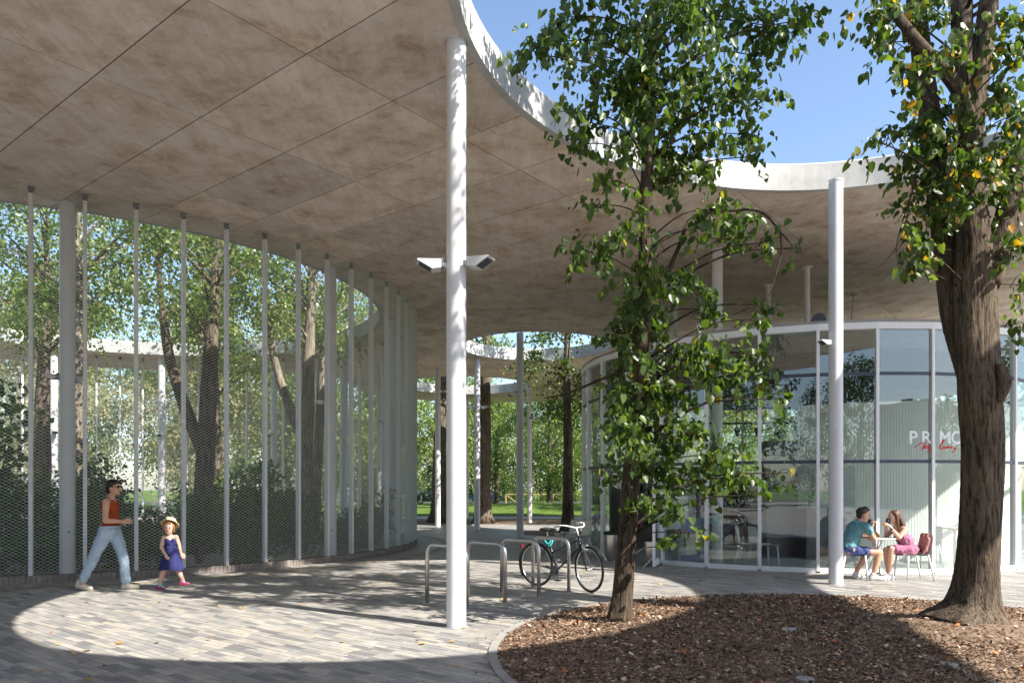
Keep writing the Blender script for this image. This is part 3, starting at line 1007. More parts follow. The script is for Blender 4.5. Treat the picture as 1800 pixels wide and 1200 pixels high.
# open door leaf, swung outwards
hp = ppos(-3, PAVR + 0.06)
dl = MB()
W_, H_ = 0.92, 1.98
for bx_, bs in (((0.04, 0, H_ / 2), (0.07, 0.05, H_)), ((W_ - 0.04, 0, H_ / 2), (0.07, 0.05, H_)), ((W_ / 2, 0, 0.06), (W_ - 0.15, 0.05, 0.12)), ((W_ / 2, 0, H_ - 0.05), (W_ - 0.15, 0.05, 0.10))):
    dl.box(bx_, bs)
do = dl.build("door", M['frame'], pav, loc=(hp.x, hp.y, 0.04))
do.rotation_euler = (0, 0, math.atan2(-hp.y - PAVC.y, -hp.x - PAVC.x) + R(-8))
mb = MB(); mb.box((W_ / 2, 0, H_ / 2), (W_ - 0.15, 0.008, H_ - 0.24)); mb.build("door_pane", M['glass'], do)
mb = MB(); mb.tube([(W_ - 0.05, -0.03, 1.0), (W_ - 0.05, -0.08, 1.0), (W_ - 0.18, -0.08, 1.0)], 0.011, 8); mb.build("handle", M['darksteel'], do)
mb = MB(); mb.tube([(W_ - 0.1, 0, 0.20), (W_ - 0.1, -0.22, -0.03)], 0.012, 6); mb.build("door_stay", M['frame'], do)
# floor, roof, ceiling
mb = MB(); mb.lathe((0, 0, 0), [(PAVR - 0.06, 0.0), (PAVR - 0.06, 0.03), (0.001, 0.03)], 64)
mb.build("floor_plate", plain("screed_floor", (0.34, 0.34, 0.33), 0.35, 0, 0.5, 0.1, 1.5), pav)
mb = MB(); mb.lathe((0, 0, 0), [(0.001, ZG3 - 0.02), (PAVR - 0.07, ZG3 - 0.02), (PAVR - 0.07, ZG3 + 0.045), (PAVR + 0.05, ZG3 + 0.066), (PAVR + 0.05, ZG3 + 0.12), (0.001, ZG3 + 0.12)], 96)
mb.build("roof_plate", plain("roof_membrane", (0.30, 0.29, 0.28), 0.8), pav)
mb = MB()
for i in range(-15, 16):
    yy = i * 0.33
    hl = math.sqrt(max(0, (PAVR - 0.25) ** 2 - yy * yy))
    if hl > 0.3: mb.box((0, yy, ZG3 - 0.42), (2 * hl, 0.03, 0.10), 0)
mb.build("ceiling_slats", plain("dark_ceiling_slat", (0.035, 0.035, 0.04), 0.6), pav)
# interior: ribbed white drum wall with a dark opening, counter, shelves
def drum(c, r, a0, a1, zt, mat, name, rib=0.005, nn=220):
    mb = MB(); V = []
    for i in range(nn + 1):
        t = a0 + (a1 - a0) * i / nn
        rr_ = r + (rib if i % 2 else 0)
        for z in (0.03, zt): V.append((c[0] + rr_ * math.cos(t), c[1] + rr_ * math.sin(t), z))
    for i in range(nn + 1):
        t = a0 + (a1 - a0) * i / nn
        for z in (0.03, zt): V.append((c[0] + (r - 0.08) * math.cos(t), c[1] + (r - 0.08) * math.sin(t), z))
    b2 = 2 * (nn + 1)
    Fs = [(2 * i, 2 * i + 2, 2 * i + 3, 2 * i + 1) for i in range(nn)] + [(b2 + 2 * i + 2, b2 + 2 * i, b2 + 2 * i + 1, b2 + 2 * i + 3) for i in range(nn)]
    Fs += [(0, 1, b2 + 1, b2), (2 * nn + 1, 2 * nn, b2 + 2 * nn, b2 + 2 * nn + 1)]
    mb.raw(V, Fs)
    return mb.build(name, mat, pav)
CURT = plain("ribbed_white_lining", (0.84, 0.83, 0.80), 0.7, 0, 0.3, 0.03)
drum((1.9, 0.6), 3.6, R(226), R(330), 3.45, CURT, "drum_wall")
mb = MB(); mb.box((-0.35, -2.35, 0.58), (0.9, 0.55, 1.1), R(18)); mb.build("counter", plain("dark_counter", (0.035, 0.037, 0.05), 0.4), pav)
mb = MB()
for z in (0.6, 1.1, 1.6, 2.1): mb.box((-2.1, 1.2, z), (2.6, 0.35, 0.04), R(25))
for s in (-1.3, 0, 1.3): mb.box((-2.1 + s * math.cos(R(25)), 1.2 + s * math.sin(R(25)), 1.1), (0.04, 0.35, 2.2), R(25))
mb.build("shelf_unit", plain("dark_shelf", (0.06, 0.05, 0.045), 0.5), pav)
mb = MB()
mb.box((0, 0, 0), (0.84, 0.045, 2.02)); 
dd = link("inner_door", mb.mesh("inner_door", plain("white_door_leaf", (0.72, 0.72, 0.72), 0.4)), pav)
_a = R(239); dd.location = (1.9 + 3.66 * math.cos(_a), 0.6 + 3.66 * math.sin(_a), 1.04); dd.rotation_euler = (0, 0, _a + math.pi / 2)
mb = MB(); mb.tube([(0.33, -0.02, 0), (0.33, -0.07, 0), (0.22, -0.07, 0)], 0.012, 8); mb.build("inner_door_handle", M['darksteel'], dd)
bk_ = MB()
for i in range(14):
    a0, a1 = R(62 + i * 7), R(62 + (i + 1) * 7)
    P_ = [((r_) * math.cos(a_), r_ * math.sin(a_)) for a_, r_ in ((a0, 4.2), (a1, 4.2), (a1, 4.7), (a0, 4.7))]
    V = [(x_, y_, 0.03) for x_, y_ in P_] + [(x_, y_, 1.95) for x_, y_ in P_]
    bk_.raw(V, [(4, 5, 6, 7), (0, 1, 5, 4), (1, 2, 6, 5), (2, 3, 7, 6), (3, 0, 4, 7)])
bk_.build("back_counter", plain("dark_brown_joinery", (0.055, 0.035, 0.03), 0.45), pav)
goods = random.Random(9)
GM = [plain("goods_" + n_, c_, 0.5) for n_, c_ in (("red", (.35, .04, .03)), ("cream", (.6, .55, .45)), ("brown", (.2, .1, .05)), ("grey", (.3, .3, .32)), ("green", (.08, .2, .08)))]
for i in range(40):
    a_ = R(goods.uniform(66, 156)); z_ = goods.choice((0.5, 0.95, 1.4)); w3 = goods.uniform(.08, .22); h3 = goods.uniform(.1, .3)
    mb = MB(); mb.box((4.12 * math.cos(a_), 4.12 * math.sin(a_), z_ + h3 / 2), (.1, w3, h3), a_); mb.build("packet", GM[i % 5], pav)
mb = MB(); mb.box((-1.12, -2.25, 1.33), (0.75, 0.30, 2.6), R(10)); mb.build("dark_partition", plain("dark_blue_panel", (0.03, 0.032, 0.05), 0.35), pav)
# plant on the pavilion roof
mb = MB()
mb.tube([(0.7, -3.1, ZG3 + 0.36), (4.6, -2.3, ZG3 + 0.36)], 0.24, 16)
for i in range(24):
    t = i / 23; p = Vector((0.7, -3.1, ZG3 + 0.36)).lerp(Vector((4.6, -2.3, ZG3 + 0.36)), t); d = Vector((3.9, 0.8, 0)).normalized() * 0.012
    mb.tube([p - d, p + d], 0.252, 16)
mb.build("duct", M['steel'], pav)
mb = MB(); mb.tube([(-0.72, -3.1, ZG3 + 0.1), (-0.72, -3.1, ZG3 + 0.4), (-0.72, -3.25, ZG3 + 0.5), (-0.72, -3.5, ZG3 + 0.5)], [0.08, 0.08, 0.10, 0.15], 14)
mb.build("vent_cowl", M['transom'], pav)
for x, y, r_ in ((-0.38, -2.0, 0.06), (-0.75, -0.5, 0.06), (-2.6, 1.6, 0.07), (1.6, 1.0, 0.07)):
    mb = MB(); mb.cyl((x, y), r_, ZG3 + 0.1, ZS - 0.03, 12); mb.cyl((x, y), r_ * 2, ZS - 0.03, ZS - 0.002, 12)
    mb.build("vent_pipe", M['fencepost'], pav, smooth=False)
mb = MB(); mb.box((0.35, -2.6, ZG3 + 0.13), (0.5, 0.3, 0.03)); mb.tube([(0.30, -2.6, ZG3 + 0.13), (0.40, -2.6, ZG3 + 1.25)], 0.012, 6); mb.box((0.40, -2.6, ZG3 + 1.27), (0.12, 0.12, 0.02))
mb.build("aerial_bracket", M['darksteel'], pav)

def on_glass(px, py, r):
    """where the view ray of a picture position meets the pavilion's cylinder of radius r"""
    d = Vector(((px - 900) / F, 1.0, (HZ - py) / F))
    dx, dy = d.x, d.y
    a = dx * dx + dy * dy; b = -2 * (dx * PAVC.x + dy * PAVC.y); c = PAVC.x ** 2 + PAVC.y ** 2 - r * r
    t = (-b - math.sqrt(max(b * b - 4 * a * c, 0))) / (2 * a)
    return Vector((0, 0, CH)) + d * t
SIDE = bpy.data.scenes.new("side")              # empty scene in which single shapes are evaluated, removed again below
def side_eval(o):
    SIDE.collection.objects.link(o)
    vl = SIDE.view_layers[0]
    vl.update()
    return vl.depsgraph
def font_mesh(name, cu, parent):
    tmp = bpy.data.objects.new("tmp", cu)
    dg = side_eval(tmp)
    me = bpy.data.meshes.new_from_object(tmp.evaluated_get(dg)); me.name = name
    bpy.data.objects.remove(tmp)
    if not me.materials: me.materials.append(cu.materials[0])
    return link(name, me, parent)
sgn = empty("window_sign", on_glass(1640, 770, PAVR), label="pale block letters with red handwriting below on the cafe window", cat="sign")
LW = plain("sign_white", (0.80, 0.84, 0.84), 0.4); LR = plain("sign_red", (0.72, 0.02, 0.03), 0.4)
for ch, px in (("P", 1597), ("R", 1619), ("I", 1634), ("M", 1650), ("O", 1671)):
    cu = bpy.data.curves.new("letter", 'FONT'); cu.body = ch; cu.size = 0.33; cu.extrude = 0.005; cu.offset = 0.005
    cu.materials.append(LW)
    p = on_glass(px, 779, PAVR + 0.006)
    o = font_mesh("letter", cu, sgn)
    o.location = p - sgn.location
    an = math.atan2(p.y - PAVC.y, p.x - PAVC.x)
    o.rotation_euler = (R(90), 0, an + math.pi / 2)
strokes = [[(770, 740), (830, 690), (900, 660), (975, 650), (940, 720), (905, 795)], [(965, 722), (940, 755), (965, 760), (985, 715), (992, 757)],
           [(1005, 720), (1045, 715), (1015, 760), (1055, 770), (1040, 820), (1015, 810)], [(1075, 720), (1110, 715), (1085, 760), (1125, 770), (1110, 815)],
           [(1255, 740), (1320, 640), (1345, 600), (1320, 600), (1280, 700), (1265, 770), (1290, 780)], [(1325, 728), (1310, 765), (1345, 765), (1352, 730), (1330, 726)],
           [(1370, 730), (1385, 765), (1410, 725)], [(1420, 750), (1450, 735), (1435, 720), (1420, 750), (1445, 770)], [(1470, 725), (1480, 765), (1490, 730), (1520, 725)],
           [(1535, 740), (1560, 765), (1575, 745), (1550, 820), (1520, 840), (1500, 830)]]
mb = MB()
for st in strokes:
    pts = catmull([on_glass(1540 + a / 11.25, 720 + b / 11.25, PAVR + 0.012) for a, b in st], 5)
    mb.tube(pts, 0.0095, 5)
mb.build("handwriting", LR, sgn, origin=sgn.location)
# ------------------------------------------------------------------ trees
def clump(center, rad, nleaf, rng, droop=0.75, step=0.07):
    """leaves on short drooping twigs inside an ellipsoid: positions, tip directions, normals"""
    per = 9
    nt = max(1, int(nleaf / per))
    c = np.array(center); rad = np.array(rad)
    q = unit(rng.normal(size=(nt, 3))) * (rng.random((nt, 1)) ** 0.45)
    p0 = c + q * rad * 0.85
    d = unit(q * [1, 1, 0.35] + rng.normal(size=(nt, 3)) * 0.45 + [0, 0, -0.35])
    P, D, N_ = [], [], []
    for i in range(per):
        s = (i - 2) * step
        off = rng.normal(size=(nt, 3)) * 0.035
        P.append(p0 + d * s + np.array([0, 0, -1]) * (max(s, 0) ** 2) * 0.9 + off)
        dd = unit(rng.normal(size=(nt, 3)) * 0.55 + d * 0.35 + [0, 0, -droop])
        D.append(dd)
        N_.append(rng.normal(size=(nt, 3)) * 0.8 + [0.15, -0.15, 0.55])
    return np.concatenate(P), np.concatenate(D), np.concatenate(N_)

def trunk_tube(mb, pts, radii, seg=20, n=8, rough=0.05, flare=None, m=0, fiss=0):
    path = catmull(pts, n)
    rs = lerp_list(radii, len(path))
    i0 = len(mb.v)
    mb.tube(path, rs, seg, m)
    ph = [random.uniform(0, 6.28) for _ in range(6)]
    for j in range(len(path)):
        for k in range(seg):
            t = 2 * math.pi * k / seg
            v = Vector(mb.v[i0 + j * seg + k]); c = path[j]
            zz = c.z
            f = 1 + rough * (math.sin(3 * t + ph[0] + zz * 1.3) * 0.6 + math.sin(5 * t + ph[1] - zz * 2.1) * 0.5 + math.sin(2 * t + zz * 3.7 + ph[2]) * 0.5 + random.uniform(-.3, .3))
            if fiss:
                wob = 0.9 * math.sin(zz * 2.3 + ph[0] + 2 * t) + 0.6 * math.sin(zz * 5.1 + ph[1] - 3 * t) + 0.35 * math.sin(zz * 13 + ph[5] + 5 * t)
                rid = abs(math.sin(11 * t + wob)); rid2 = abs(math.sin(23 * t + 1.7 * wob + ph[2]))
                f += fiss * 0.06 * (rid - 0.6) + fiss * 0.03 * (rid2 - 0.6) + fiss * 0.012 * random.uniform(-1, 1)
            if flare:
                h, amt = flare
                e = max(0, 1 - (zz - path[0].z) / h)
                f += amt * e * e * (0.55 + 0.6 * max(0, math.sin(5 * t + ph[3])) + 0.25 * math.sin(2 * t + ph[4]))
            w_ = c + (v - c) * f
            mb.v[i0 + j * seg + k] = (w_.x, w_.y, v.z)

def tint(n, rng, lo=0.0, hi=0.85, yellow=0.03):
    t = np.clip(rng.beta(2.0, 2.2, n) * (hi - lo) + lo, 0, 1)
    t[rng.random(n) < yellow] = rng.uniform(0.93, 1.0)
    return t

def fg_tree(name, label, base, trunk_paths, clumps, depth, leafmat, seed, dens, lsize, spread, bark, yellow, extra=(), tight=1.0):
    """trunk_paths: (list of (px,py,dy), radii, flare); clumps: (px,py,rx,ry[,dy]) in photograph pixels at about the tree's own depth"""
    rng = np.random.default_rng(seed); random.seed(seed)
    t = empty(name, base, label=label, cat="tree")
    mb = MB()
    main = None
    for pts, radii, flare in trunk_paths:
        W_ = [at(x, y, depth + dy) for x, y, dy in pts]
        if flare: W_[0] = Vector((W_[0].x, W_[0].y, base[2] - 0.06))
        if main is None: main = W_
        trunk_tube(mb, W_, radii, 90 if flare else (48 if radii[0] > 0.07 else 12), 16 if flare else 8, 0.045, flare, 0, 0.3 if radii[0] > 0.07 else 0)
    sc = depth / F
    Ps, Ds, Ns = [], [], []
    bm_ = MB()
    spine = catmull(main, 12)
    cl = []
    for c in clumps:
        px, py, rx, ry = c[:4]
        dy = c[4] if len(c) > 4 else rng.uniform(-spread * 1.15, spread * 0.6)
        q_ = tight * rng.uniform(0.8, 1.15); cl.append((at(px, py, depth + dy), (rx * sc * q_, min(0.75 * rx * sc, 0.9) * q_, ry * sc * q_)))
    for c, r_ in extra: cl.append((Vector(c), r_))
    for c, r_ in cl:
        area = r_[0] * r_[2]
        P, D, N_ = clump(c, r_, int(dens * area), rng, 0.95, 0.036)
        Ps.append(P); Ds.append(D); Ns.append(N_)
        # limb from the trunk to the clump
        cand = [s for s in spine if s.z < c.z + 0.15] or spine[:1]
        tgt = min(cand, key=lambda s: (s - c).length + abs(c.z - 0.35 * (c - s).xy.length - s.z) * 0.6)
        L = (c - tgt).length
        if L > 0.25:
            mid = tgt.lerp(c, 0.5) + Vector((random.uniform(-.1, .1), random.uniform(-.1, .1), 0.12 * L))
            path = catmull([tgt, mid, c], 6)
            r0 = min(0.024, 0.006 + 0.007 * L)
            bm_.tube(path, lerp_list([r0, r0 * 0.6, 0.005], len(path)), 7)
        for _ in range(max(2, int(5 * area + 1))):
            e = c + Vector((random.uniform(-1, 1) * r_[0], random.uniform(-1, 1) * r_[1], random.uniform(-1, .6) * r_[2]))
            s_ = c.lerp(tgt, random.uniform(0, 0.3))
            mid = s_.lerp(e, 0.55) + Vector((0, 0, 0.08))
            bm_.tube(catmull([s_, mid, e + Vector((0, 0, -0.04))], 4), lerp_list([0.006, 0.004, 0.002], 9), 5)
    mb.build("trunk", bark, t, origin=base, smooth=True)
    bm_.build("branches", M['twig'], t, origin=base, smooth=True)
    P, D, N_ = np.concatenate(Ps), np.concatenate(Ds), np.concatenate(Ns)
    n = len(P)
    me = scatter("crown", P - np.array(base), D, N_, rng.uniform(0.45, 1.2, n) * lsize, *HEART, leafmat, tint(n, rng, 0.0, 0.9, yellow))
    o = link("crown", me, t)
    return t

# slim tree in the bed
b1 = (T1B.x, T1B.y, bed_h(T1B.x, T1B.y))
cl1 = [(965, 75, 55, 40), (1000, 30, 60, 40), (940, 95, 40, 28), (1030, 95, 60, 45), (1090, 50, 75, 55), (1180, 40, 80, 55), (1270, 30, 80, 50), (1350, 45, 60, 55), (1405, 35, 30, 55), (1340, 100, 50, 40),
       (1060, 150, 70, 45), (1140, 130, 80, 60), (1230, 120, 80, 60), (1290, 160, 70, 45), (1350, 175, 34, 28), (1200, 200, 80, 55), (1110, 215, 70, 45), (1030, 215, 45, 30), (990, 190, 40, 22),
       (1020, 255, 36, 26), (1090, 265, 50, 34), (1170, 270, 70, 45), (1250, 245, 60, 45), (1310, 235, 40, 45), (1240, 300, 50, 34), (1180, 310, 40, 26), (1320, 275, 24, 22),
       (1060, 318, 30, 26), (1040, 360, 30, 24), (1120, 345, 34, 26),
       (1030, 440, 40, 24), (1075, 425, 46, 30), (1120, 405, 34, 34), (1265, 365, 50, 30), (1310, 385, 50, 30), (1240, 400, 36, 26), (1355, 425, 36, 18), (1405, 435, 22, 10), (1290, 420, 30, 22),
       (1150, 440, 34, 30), (1160, 490, 34, 36), (1100, 520, 30, 40), (1085, 580, 30, 40), (1215, 500, 40, 34), (1250, 545, 36, 44), (1350, 535, 30, 18), (1335, 560, 16, 20),
       (1130, 580, 44, 50), (1180, 620, 60, 50), (1235, 620, 50, 50), (1100, 640, 40, 50), (1310, 610, 36, 40), (1345, 660, 34, 34), (1370, 700, 28, 22), (1290, 660, 40, 34), (1385, 690, 16, 16),
       (1140, 690, 60, 50), (1200, 700, 60, 46), (1100, 720, 36, 40), (1090, 770, 50, 40), (1150, 770, 60, 50), (1215, 765, 56, 40), (1260, 800, 50, 34), (1170, 820, 60, 40), (1120, 830, 50, 34),
       (1140, 60, 40, 40, -.45), (1145, 130, 40, 40, -.4), (1140, 190, 36, 36, -.45), (1135, 250, 36, 34, -.4), (1125, 470, 26, 30, -.3), (1128, 540, 26, 30, -.3), (1120, 620, 30, 34, -.3), (1112, 680, 30, 30, -.3), (1105, 740, 30, 30, -.35), (1110, 800, 26, 26, -.3), (1230, 835, 44, 30), (1300, 840, 34, 24), (1340, 870, 22, 12), (1150, 880, 36, 30), (1180, 915, 28, 34), (1205, 935, 16, 22), (1175, 960, 14, 22), (1110, 880, 22, 20), (1385, 830, 14, 14)]
ex1 = []
rr_ = random.Random(5)
for i in range(15):
    ang = rr_.uniform(0, 6.28); rad = rr_.uniform(0.2, 1.7); z = rr_.uniform(7.4, 10.6)
    ex1.append(((T1B.x + 0.3 + rad * math.cos(ang), T1B.y + rad * math.sin(ang), z), (0.55, 0.5, 0.4)))
tree1 = fg_tree("lime_tree", "slim lime tree with drooping heart-shaped leaves behind the bicycle side of the bed", b1,
    [([(1088, 1098, 0), (1094, 1040, 0), (1101, 960, 0), (1108, 870, 0), (1120, 740, 0), (1131, 600, 0), (1134, 450, 0), (1137, 310, 0), (1146, 150, 0.05), (1150, 0, 0.1), (1152, -180, 0.1), (1150, -420, 0.1)],
      [0.135, 0.113, 0.108, 0.105, 0.096, 0.082, 0.074, 0.067, 0.06, 0.052, 0.045, 0.02], (0.35, 0.35)),
     ([(1137, 560, 0.02), (1165, 500, -0.05), (1195, 430, -0.1), (1215, 385, -0.1), (1290, 350, -0.2)], [0.036, 0.030, 0.024, 0.018, 0.009], None),
     ([(1240, 375, -0.15), (1330, 370, -0.2), (1372, 408, -0.2), (1398, 438, -0.2)], [0.014, 0.015, 0.011, 0.005], None),
     ([(1372, 408, -0.2), (1372, 450, -0.2), (1352, 520, -0.2)], [0.012, 0.009, 0.004], None),
     ([(1125, 640, 0.05), (1060, 665, 0.2), (1000, 690, 0.3), (955, 700, 0.3)], [0.03, 0.02, 0.012, 0.005], None),
     ([(1120, 690, -0.05), (1190, 640, -0.2), (1270, 620, -0.3), (1340, 625, -0.3)], [0.035, 0.024, 0.015, 0.006], None)],
    cl1, T1B.y, M['leaf'], 21, 1900, 0.092, 0.55, M['bark_shaded'], 0.02, ex1, 0.88)

# thick tree at the edge of the picture
b2 = (T2B.x, T2B.y, bed_h(T2B.x, T2B.y))
cl2 = [(1545, 20, 50, 40), (1600, 40, 50, 50), (1640, 15, 50, 30), (1555, 75, 34, 40), (1580, 120, 34, 34), (1600, 165, 30, 24), (1630, 110, 34, 34),
       (1530, 242, 30, 16), (1570, 235, 40, 26), (1615, 225, 50, 34), (1660, 235, 50, 38), (1600, 270, 50, 34), (1650, 285, 60, 44), (1700, 290, 60, 44), (1750, 270, 55, 55), (1620, 325, 44, 34),
       (1670, 345, 54, 36), (1720, 350, 50, 34), (1770, 330, 44, 50), (1600, 370, 34, 34), (1640, 385, 34, 26), (1595, 430, 30, 36), (1590, 475, 22, 26), (1620, 440, 26, 30), (1785, 200, 34, 60), (1760, 160, 40, 50), (1740, 100, 40, 50),
       (1790, 90, 34, 60), (1775, 30, 40, 40), (1790, 420, 22, 46), (1795, 500, 16, 36), (1785, 570, 16, 24), (1725, 200, 30, 40), (1690, 180, 24, 30), (1660, 190, 30, 24), (1680, 90, 24, 50)]
ex2 = []
for i in range(26):
    ang = rr_.uniform(0, 6.28); rad = rr_.uniform(0.4, 2.7); z = rr_.uniform(7.4, 12.0)
    ex2.append(((T2B.x - 0.2 + rad * math.cos(ang), T2B.y + 0.2 + rad * math.sin(ang), z), (0.7, 0.65, 0.45)))
tree2 = fg_tree("lime_tree", "thick rough-barked lime tree with yellowing leaves beside the cafe tables", b2,
    [([(1706, 1110, 0), (1713, 1060, 0), (1720, 985, 0), (1725, 890, 0), (1727, 790, 0), (1722, 700, 0), (1717, 600, 0), (1713, 500, 0), (1711, 430, 0), (1706, 330, 0.03), (1700, 200, 0.05), (1692, 60, 0.08), (1690, -60, 0.1), (1684, -320, 0.1)],
      [0.31, 0.235, 0.208, 0.20, 0.20, 0.210, 0.208, 0.195, 0.17, 0.135, 0.115, 0.105, 0.10, 0.07], (0.5, 0.55)),
     ([(1716, 690, 0.14), (1682, 560, 0.26), (1664, 440, 0.34), (1648, 320, 0.38), (1634, 200, 0.4), (1622, 110, 0.4), (1606, -40, 0.4), (1590, -260, 0.4)], [0.15, 0.155, 0.135, 0.12, 0.115, 0.105, 0.09, 0.04], None),
     ([(1728, 500, -0.02), (1758, 430, 0.0), (1776, 360, 0.05), (1800, 260, 0.1), (1830, 120, 0.15)], [0.16, 0.15, 0.12, 0.10, 0.07], None),
     ([(1704, 220, -0.02), (1688, 165, -0.1), (1655, 120, -0.15), (1610, 70, -0.2), (1556, 0, -0.2), (1520, -60, -0.2)], [0.085, 0.075, 0.066, 0.055, 0.045, 0.03], None),
     ([(1706, 260, 0.0), (1718, 150, 0.0), (1736, 20, 0.0), (1750, -120, 0)], [0.12, 0.11, 0.10, 0.06], None),
     ([(1610, 300, 0.1), (1590, 400, 0), (1572, 440, 0), (1545, 470, 0)], [0.008, 0.007, 0.005, 0.003], None),
     ([(1612, 310, 0.1), (1578, 420, 0), (1580, 460, 0), (1606, 495, 0)], [0.007, 0.006, 0.004, 0.003], None),
     ([(1756, 640, -0.20), (1764, 672, -0.20), (1758, 705, -0.20)], [0.05, 0.075, 0.04], None)],
    cl2, T2B.y, M['leaf_right'], 33, 1850, 0.090, 0.6, M['bark'], 0.06, ex2, 0.92)

def gen_tree(seed, h, cr, z0, ncl, nl, lsize, leafmat, bark, tr, lean=0.0, fork=False, tmpl=DIAMOND):
    """a broadleaf tree about the origin: (trunk mesh, crown mesh)"""
    rng = np.random.default_rng(seed); random.seed(seed)
    mb = MB()
    top = Vector((lean * h, random.uniform(-.03, .03) * h, h * 0.9))
    k = 6
    pts = [Vector((lean * h * (i / k) ** 1.2, random.uniform(-.04, .04) * (i > 0), h * 0.9 * i / k)) for i in range(k + 1)]
    trunk_tube(mb, pts, [tr, tr * .82, tr * .72, tr * .6, tr * .45, tr * .28, tr * .08], 14, 5, 0.06, (0.7, 0.45))
    if fork:
        s = pts[1].lerp(pts[2], 0.4)
        trunk_tube(mb, [s, s + Vector((-.45, .1, 1.0)), s + Vector((-.95, .15, 2.6)), s + Vector((-1.2, .1, 5.0))], [tr * .6, tr * .55, tr * .42, tr * .15], 12, 5, 0.06)
    Ps, Ds, Ns = [], [], []
    for i in range(ncl):
        f = (i + rng.random()) / ncl
        z = z0 + (h - z0) * f
        prof = math.sin(math.pi * min(0.97, max(0.06, f * 0.88 + 0.1))) ** 0.7
        ang = rng.uniform(0, 2 * np.pi); rad = cr * prof * math.sqrt(rng.random()) * 0.95
        base = pts[0].lerp(pts[-1], min(1, z / (h * 0.9)))
        c = Vector((base.x + rad * math.cos(ang), base.y + rad * math.sin(ang), z))
        s = 0.36 * cr * rng.uniform(0.5, 1.15)
        P, D, N_ = clump(c, (s, s, s * 0.62), nl, rng, 0.5, lsize * 0.75)
        Ps.append(P); Ds.append(D); Ns.append(N_)
        zb = max(z0 * 0.55, z - 0.55 * rad - 0.3)
        b = pts[0].lerp(pts[-1], min(0.98, zb / (h * 0.9)))
        mid = b.lerp(c, .5) + Vector((0, 0, .1 * rad))
        if rad > 0.3: mb.tube(catmull([b, mid, c], 4), lerp_list([tr * .15, tr * .09, 0.008], 9), 6)
    P, D, N_ = np.concatenate(Ps), np.concatenate(Ds), np.concatenate(Ns)
    n = len(P)
    me = scatter("crown", P, D, N_, rng.uniform(.6, 1.15, n) * lsize, *tmpl, leafmat, tint(n, rng, 0.0, 0.95, 0.03))
    return mb.mesh("trunk", bark, smooth=True), me

def place_tree(meshes, loc, rz, s, label, group=None, name="broadleaf_tree"):
    t = empty(name, loc, rz, label, "tree", group)
    t.scale = (s, s, s)
    link("trunk", meshes[0], t)
    link("crown", meshes[1], t)
    return t

# trees in the courtyard
yt = [(18.4, -10.75, "wide dark trunk tree at the courtyard's outer end behind the mesh", M['barkpale'], 0.30, 0.0, False),
      (17.6, -7.35, "leaning tree with thick dark trunk in the courtyard behind the walking child", M['bark2'], 0.27, 0.055, True),
      (20.6, -5.75, "forked tree with pale upper trunk in the courtyard near the rear fence columns", M['barkpale'], 0.25, 0.03, True),
      (23.8, -9.4, "tree at the middle of the courtyard behind the leaning tree", M['bark2'], 0.26, -0.02, False),
      (22.5, -14.2, "tree deep in the courtyard behind the walking woman", M['bark2'], 0.30, 0.02, False),
      (24.8, -6.6, "slender leaning tree at the courtyard's inner end beside the fence columns", M['barkpale'], 0.22, 0.06, False)]
for i, (Y, X, lab, bk, tr, ln, fk) in enumerate(yt):
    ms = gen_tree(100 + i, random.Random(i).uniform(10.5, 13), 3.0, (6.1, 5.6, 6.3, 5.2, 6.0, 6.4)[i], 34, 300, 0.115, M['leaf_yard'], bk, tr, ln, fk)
    tr_ = place_tree(ms, (X, Y, 0.04), 0.0, 1.0, lab)

# trees in the further openings
ms = gen_tree(201, 11.5, 2.0, 4.2, 24, 220, 0.13, M['leaf'], M['bark2'], 0.23, -0.005)
place_tree(ms, (2.02, 27.0, 0.0), 0.3, 1.0, "dark leafy tree in the small round bed behind the stacked cafe chairs")
ms = gen_tree(202, 13, 2.6, 7.5, 26, 220, 0.15, M['leaf_far'], M['bark2'], 0.42, 0.02)
place_tree(ms, (-1.35, 34.4, 0.0), 0.0, 1.0, "bare leaning trunk tree beyond the paving beside a slim column")
ms = gen_tree(203, 13, 2.6, 7.5, 26, 220, 0.15, M['leaf_far'], M['bark2'], 0.40, 0.03)
place_tree(ms, (-3.5, 35.4, 0.0), 0.0, 1.0, "dark trunk tree beyond the paving directly behind the floodlit column")
ms = gen_tree(204, 10, 2.2, 4.0, 22, 200, 0.15, M['leaf'], M['bark2'], 0.22, 0.0)
place_tree(ms, (5.0, 41.5, 0.0), 1.0, 1.0, "dark trunk tree on the lawn just beside the pavilion's outer glass")

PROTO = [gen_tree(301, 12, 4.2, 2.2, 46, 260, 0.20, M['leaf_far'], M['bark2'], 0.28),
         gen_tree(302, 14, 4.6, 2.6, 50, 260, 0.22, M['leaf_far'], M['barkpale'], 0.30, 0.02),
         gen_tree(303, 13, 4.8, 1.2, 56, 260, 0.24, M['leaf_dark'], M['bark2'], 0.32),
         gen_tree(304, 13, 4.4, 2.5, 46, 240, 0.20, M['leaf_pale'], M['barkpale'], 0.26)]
g = random.Random(17)
NTH = "first second third fourth fifth sixth seventh eighth ninth tenth eleventh twelfth thirteenth fourteenth fifteenth sixteenth seventeenth eighteenth".split()
def row(spots, lab, grp):
    order = sorted(spots, key=lambda q: q[0] / abs(q[1]))
    for (x, y, k, s) in spots:
        place_tree(PROTO[k], (x, y, -0.03), g.uniform(0, 6.28), s, lab + ", " + NTH[order.index((x, y, k, s))] + " from the left", grp)
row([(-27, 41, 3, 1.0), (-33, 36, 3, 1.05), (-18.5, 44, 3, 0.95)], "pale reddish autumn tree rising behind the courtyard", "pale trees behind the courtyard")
row([(-22, 52, 1, 1.05), (-15, 50, 3, 1.1), (-10, 47, 1, 1.0), (-30, 52, 1, 1.1), (-37, 44, 0, 1.1)], "green tree standing beyond the canopy seen through the mesh fence", "trees behind the courtyard")
